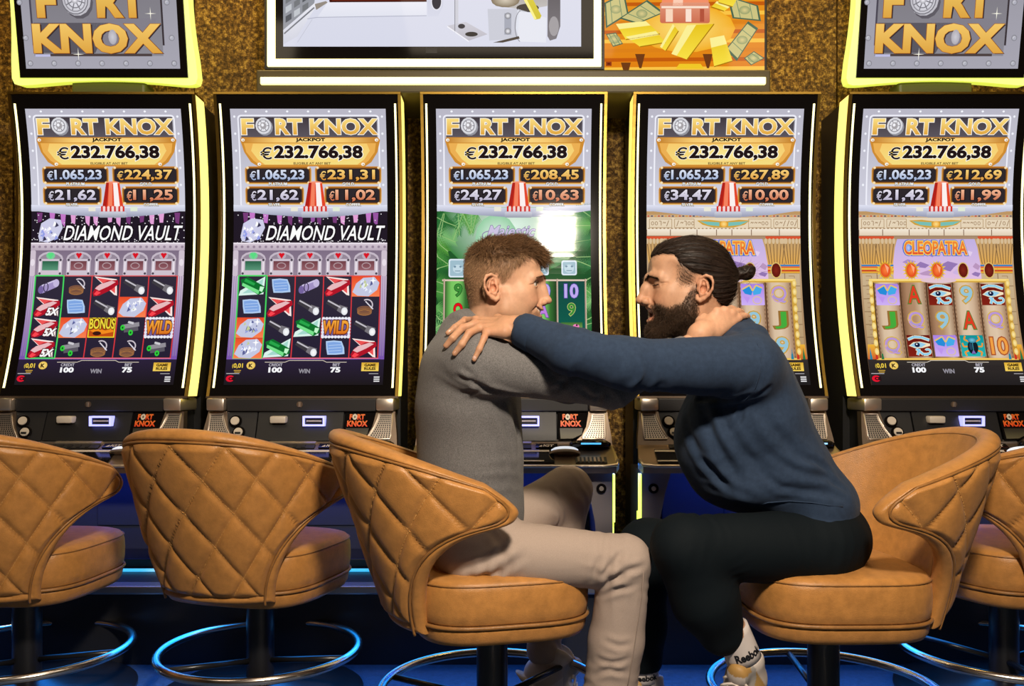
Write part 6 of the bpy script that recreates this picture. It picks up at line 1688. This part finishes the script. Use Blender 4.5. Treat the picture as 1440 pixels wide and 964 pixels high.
bmk = np.clip(beard_mask(locR), 0, 1); bmk = np.where(bmk > 0.15, bmk, 0); p_ = bmk/bmk.sum(); si = rs.choice(len(locR), 17000, p=p_)
rt = locR[si]+rs.normal(size=(len(si),3))*0.0006; nn = nR[si]
dd = nn*0.75+np.stack([0.05+0*rt[:,0], 0*rt[:,0], -0.75+0*rt[:,0]],1)+rs.normal(size=rt.shape)*0.28
ln = np.interp(rt[:,2],[-0.12,-0.08,-0.03,0.02],[0.009,0.009,0.006,0.003])*rs.uniform(0.6,1.25,len(rt))*np.interp(rt[:,0],[-0.01,0.03],[0.6,1.0])
cc = np.array([0.050,0.029,0.017])*rs.uniform(0.3,2.2,(len(rt),1))
strands('beard', xf(HR, rt), xd(HR, dd), ln, 0.00048, M['hair_R'], man2, cc, segs=3, curl=0.5, seed=9)
tm = temple_mask(locR); tm = np.where(tm > 0.05, tm, 0)*(locR[:,1]**2 > 0.045**2); si = rs.choice(len(locR), 3600, p=tm/tm.sum()); rt = locR[si]; nn = nR[si]
strands('temple_hair', xf(HR, rt), xd(HR, nn*0.4+np.array([-0.4,0,-0.8])+rs.normal(size=rt.shape)*0.2), rs.uniform(0.002,0.004,len(rt)), 0.0002, M['hair_R'], hairR, np.tile([0.04,0.024,0.016],(len(rt),1)), segs=2, seed=10)
brow(HR, locR, nR, man2, M['hair_R'], np.array([0.03,0.018,0.011]), 0.0014, -0.005, (0.005,0.008), 420)
lash(HR, locR, nR, man2, [(0.019,0.0125),(0.024,0.0118),(0.030,0.0112),(0.036,0.0108),(0.042,0.0112),(0.046,0.0125)], [0.0005,0.0009,0.0011,0.0011,0.0009,0.0004], M['lash'])

# --- shoes and socks
def shoe(name, ankle, fwd, parent, accent, up=(0,0,1)):
    fw = Vector(fwd).normalized(); u = Vector(up); sd = u.cross(fw).normalized(); u = fw.cross(sd).normalized()
    Mx = Matrix((( fw.x, sd.x, u.x, ankle.x),(fw.y, sd.y, u.y, ankle.y),(fw.z, sd.z, u.z, ankle.z),(0,0,0,1)))
    f = Field((-0.09,-0.065,-0.115), (0.215,0.065,0.04), 0.0028)
    f.ell((-0.025,0,-0.060), (0.046,0.037,0.045), k=0); f.cone((-0.012,0,-0.030), (-0.010,0,0.012), 0.041, 0.040, k=0.02)
    f.cone((0.0,0,-0.050), (0.115,0,-0.074), 0.040, 0.030, k=0.03); f.ell((0.125,0.004,-0.078), (0.066,0.044,0.027), k=0.025)
    f.ell((0.035,0,0.006), (0.018,0.026,0.030), k=0.012)                                   # tongue
    f.ell((-0.012,0,0.030), (0.036,0.030,0.030), k=0.006, op='s')
    f.ell((0.055,0,-0.096), (0.138,0.049,0.016), k=0.004)                                  # sole
    f.apply(lambda x, y, z: (-0.108-z)+0*x+0*y, (-0.2,-0.2,-0.2), (0.3,0.2,0.2), k=0.003, op='i')
    v, q = f.mesh(1); c = np.tile([0.60,0.53,0.48], (len(v),1)); x, y, z = v.T
    def bl(m, col): c[m] = col
    bl((z < -0.088), (0.66,0.60,0.55)); bl((z > -0.084) & (np.abs(x-0.0-0.35*(z+0.05)) < 0.012) & (np.abs(y) > 0.02), accent); bl((x > 0.012) & (x < 0.075) & (np.abs(y) > 0.022) & (np.abs(y) < 0.034) & (z > -0.06), (0.36,0.33,0.30))
    bl((x > 0.02) & (z > 0.018), (0.42,0.24,0.07))
    s = link(name, np_mesh(name, xf(Mx, v), q, c), M['shoe'], parent, smooth=True)
    for i in range(6):
        x0 = 0.040+0.014*i; zz = -0.006-0.0118*i
        pts = [Mx @ Vector((x0-0.004+0.008*(abs(t)), 0.030*t, zz+0.014*(1-t*t)-0.004)) for t in np.linspace(-1,1,9)]
        MB().tube(pts, 0.0034, 6).build('lace', M['lace'], s, smooth=True)
    return Mx, s
def sock(a, b, ra, rb, parent, s, phi0, par_v=(1,0,0)):
    a, b = Vector(a), Vector(b)
    so = MB().tube([a.lerp(b,t) for t in np.linspace(0,1,6)], [ra+(rb-ra)*t for t in np.linspace(0,1,6)], 28).build('sock', M['sock'], parent, smooth=True)
    ax = (b-a).normalized(); e1 = Vector((0,-1,0)); e1 = (e1-ax*e1.dot(ax)).normalized(); e2 = ax.cross(e1); Ln = (b-a).length
    ar = Art(); ar.text(s, -0.85, 0.60, 0.85, 0.84, (20,20,24), 0, bold=0.04)
    def fn(x, y, l):
        an = phi0-x; r = ra+(rb-ra)*y+0.0008; return a+ax*(Ln*y)+(e1*math.cos(an)+e2*math.sin(an))*r
    ar.build('sock_print', fn, [], M['print'], so)
    return so
sock(P(1028,880,1.925), P(1046,926,1.935), 0.038, 0.041, man2, 'Reebok', -0.25)
MxR, shR = shoe('shoe', P(1047,938,1.935), (-0.62,-0.66,-0.42), man2, (0.45,0.27,0.08), up=(0.35,0.1,1))
sock(P(903,922,2.22), P(906,956,2.22), 0.037, 0.040, man2, 'Reebok', 0.0)
shoe('shoe', P(908,964,2.22), (-0.8,-0.5,-0.05), man2, (0.22,0.30,0.16))
shoe('shoe', P(848,1010,1.975), (0.9,-0.4,0.0), man, (0.5,0.45,0.4))
shoe('shoe', P(790,930,2.265), (0.78,-0.10,-0.60), man, (0.45,0.38,0.32), up=(0.6,0,0.8))
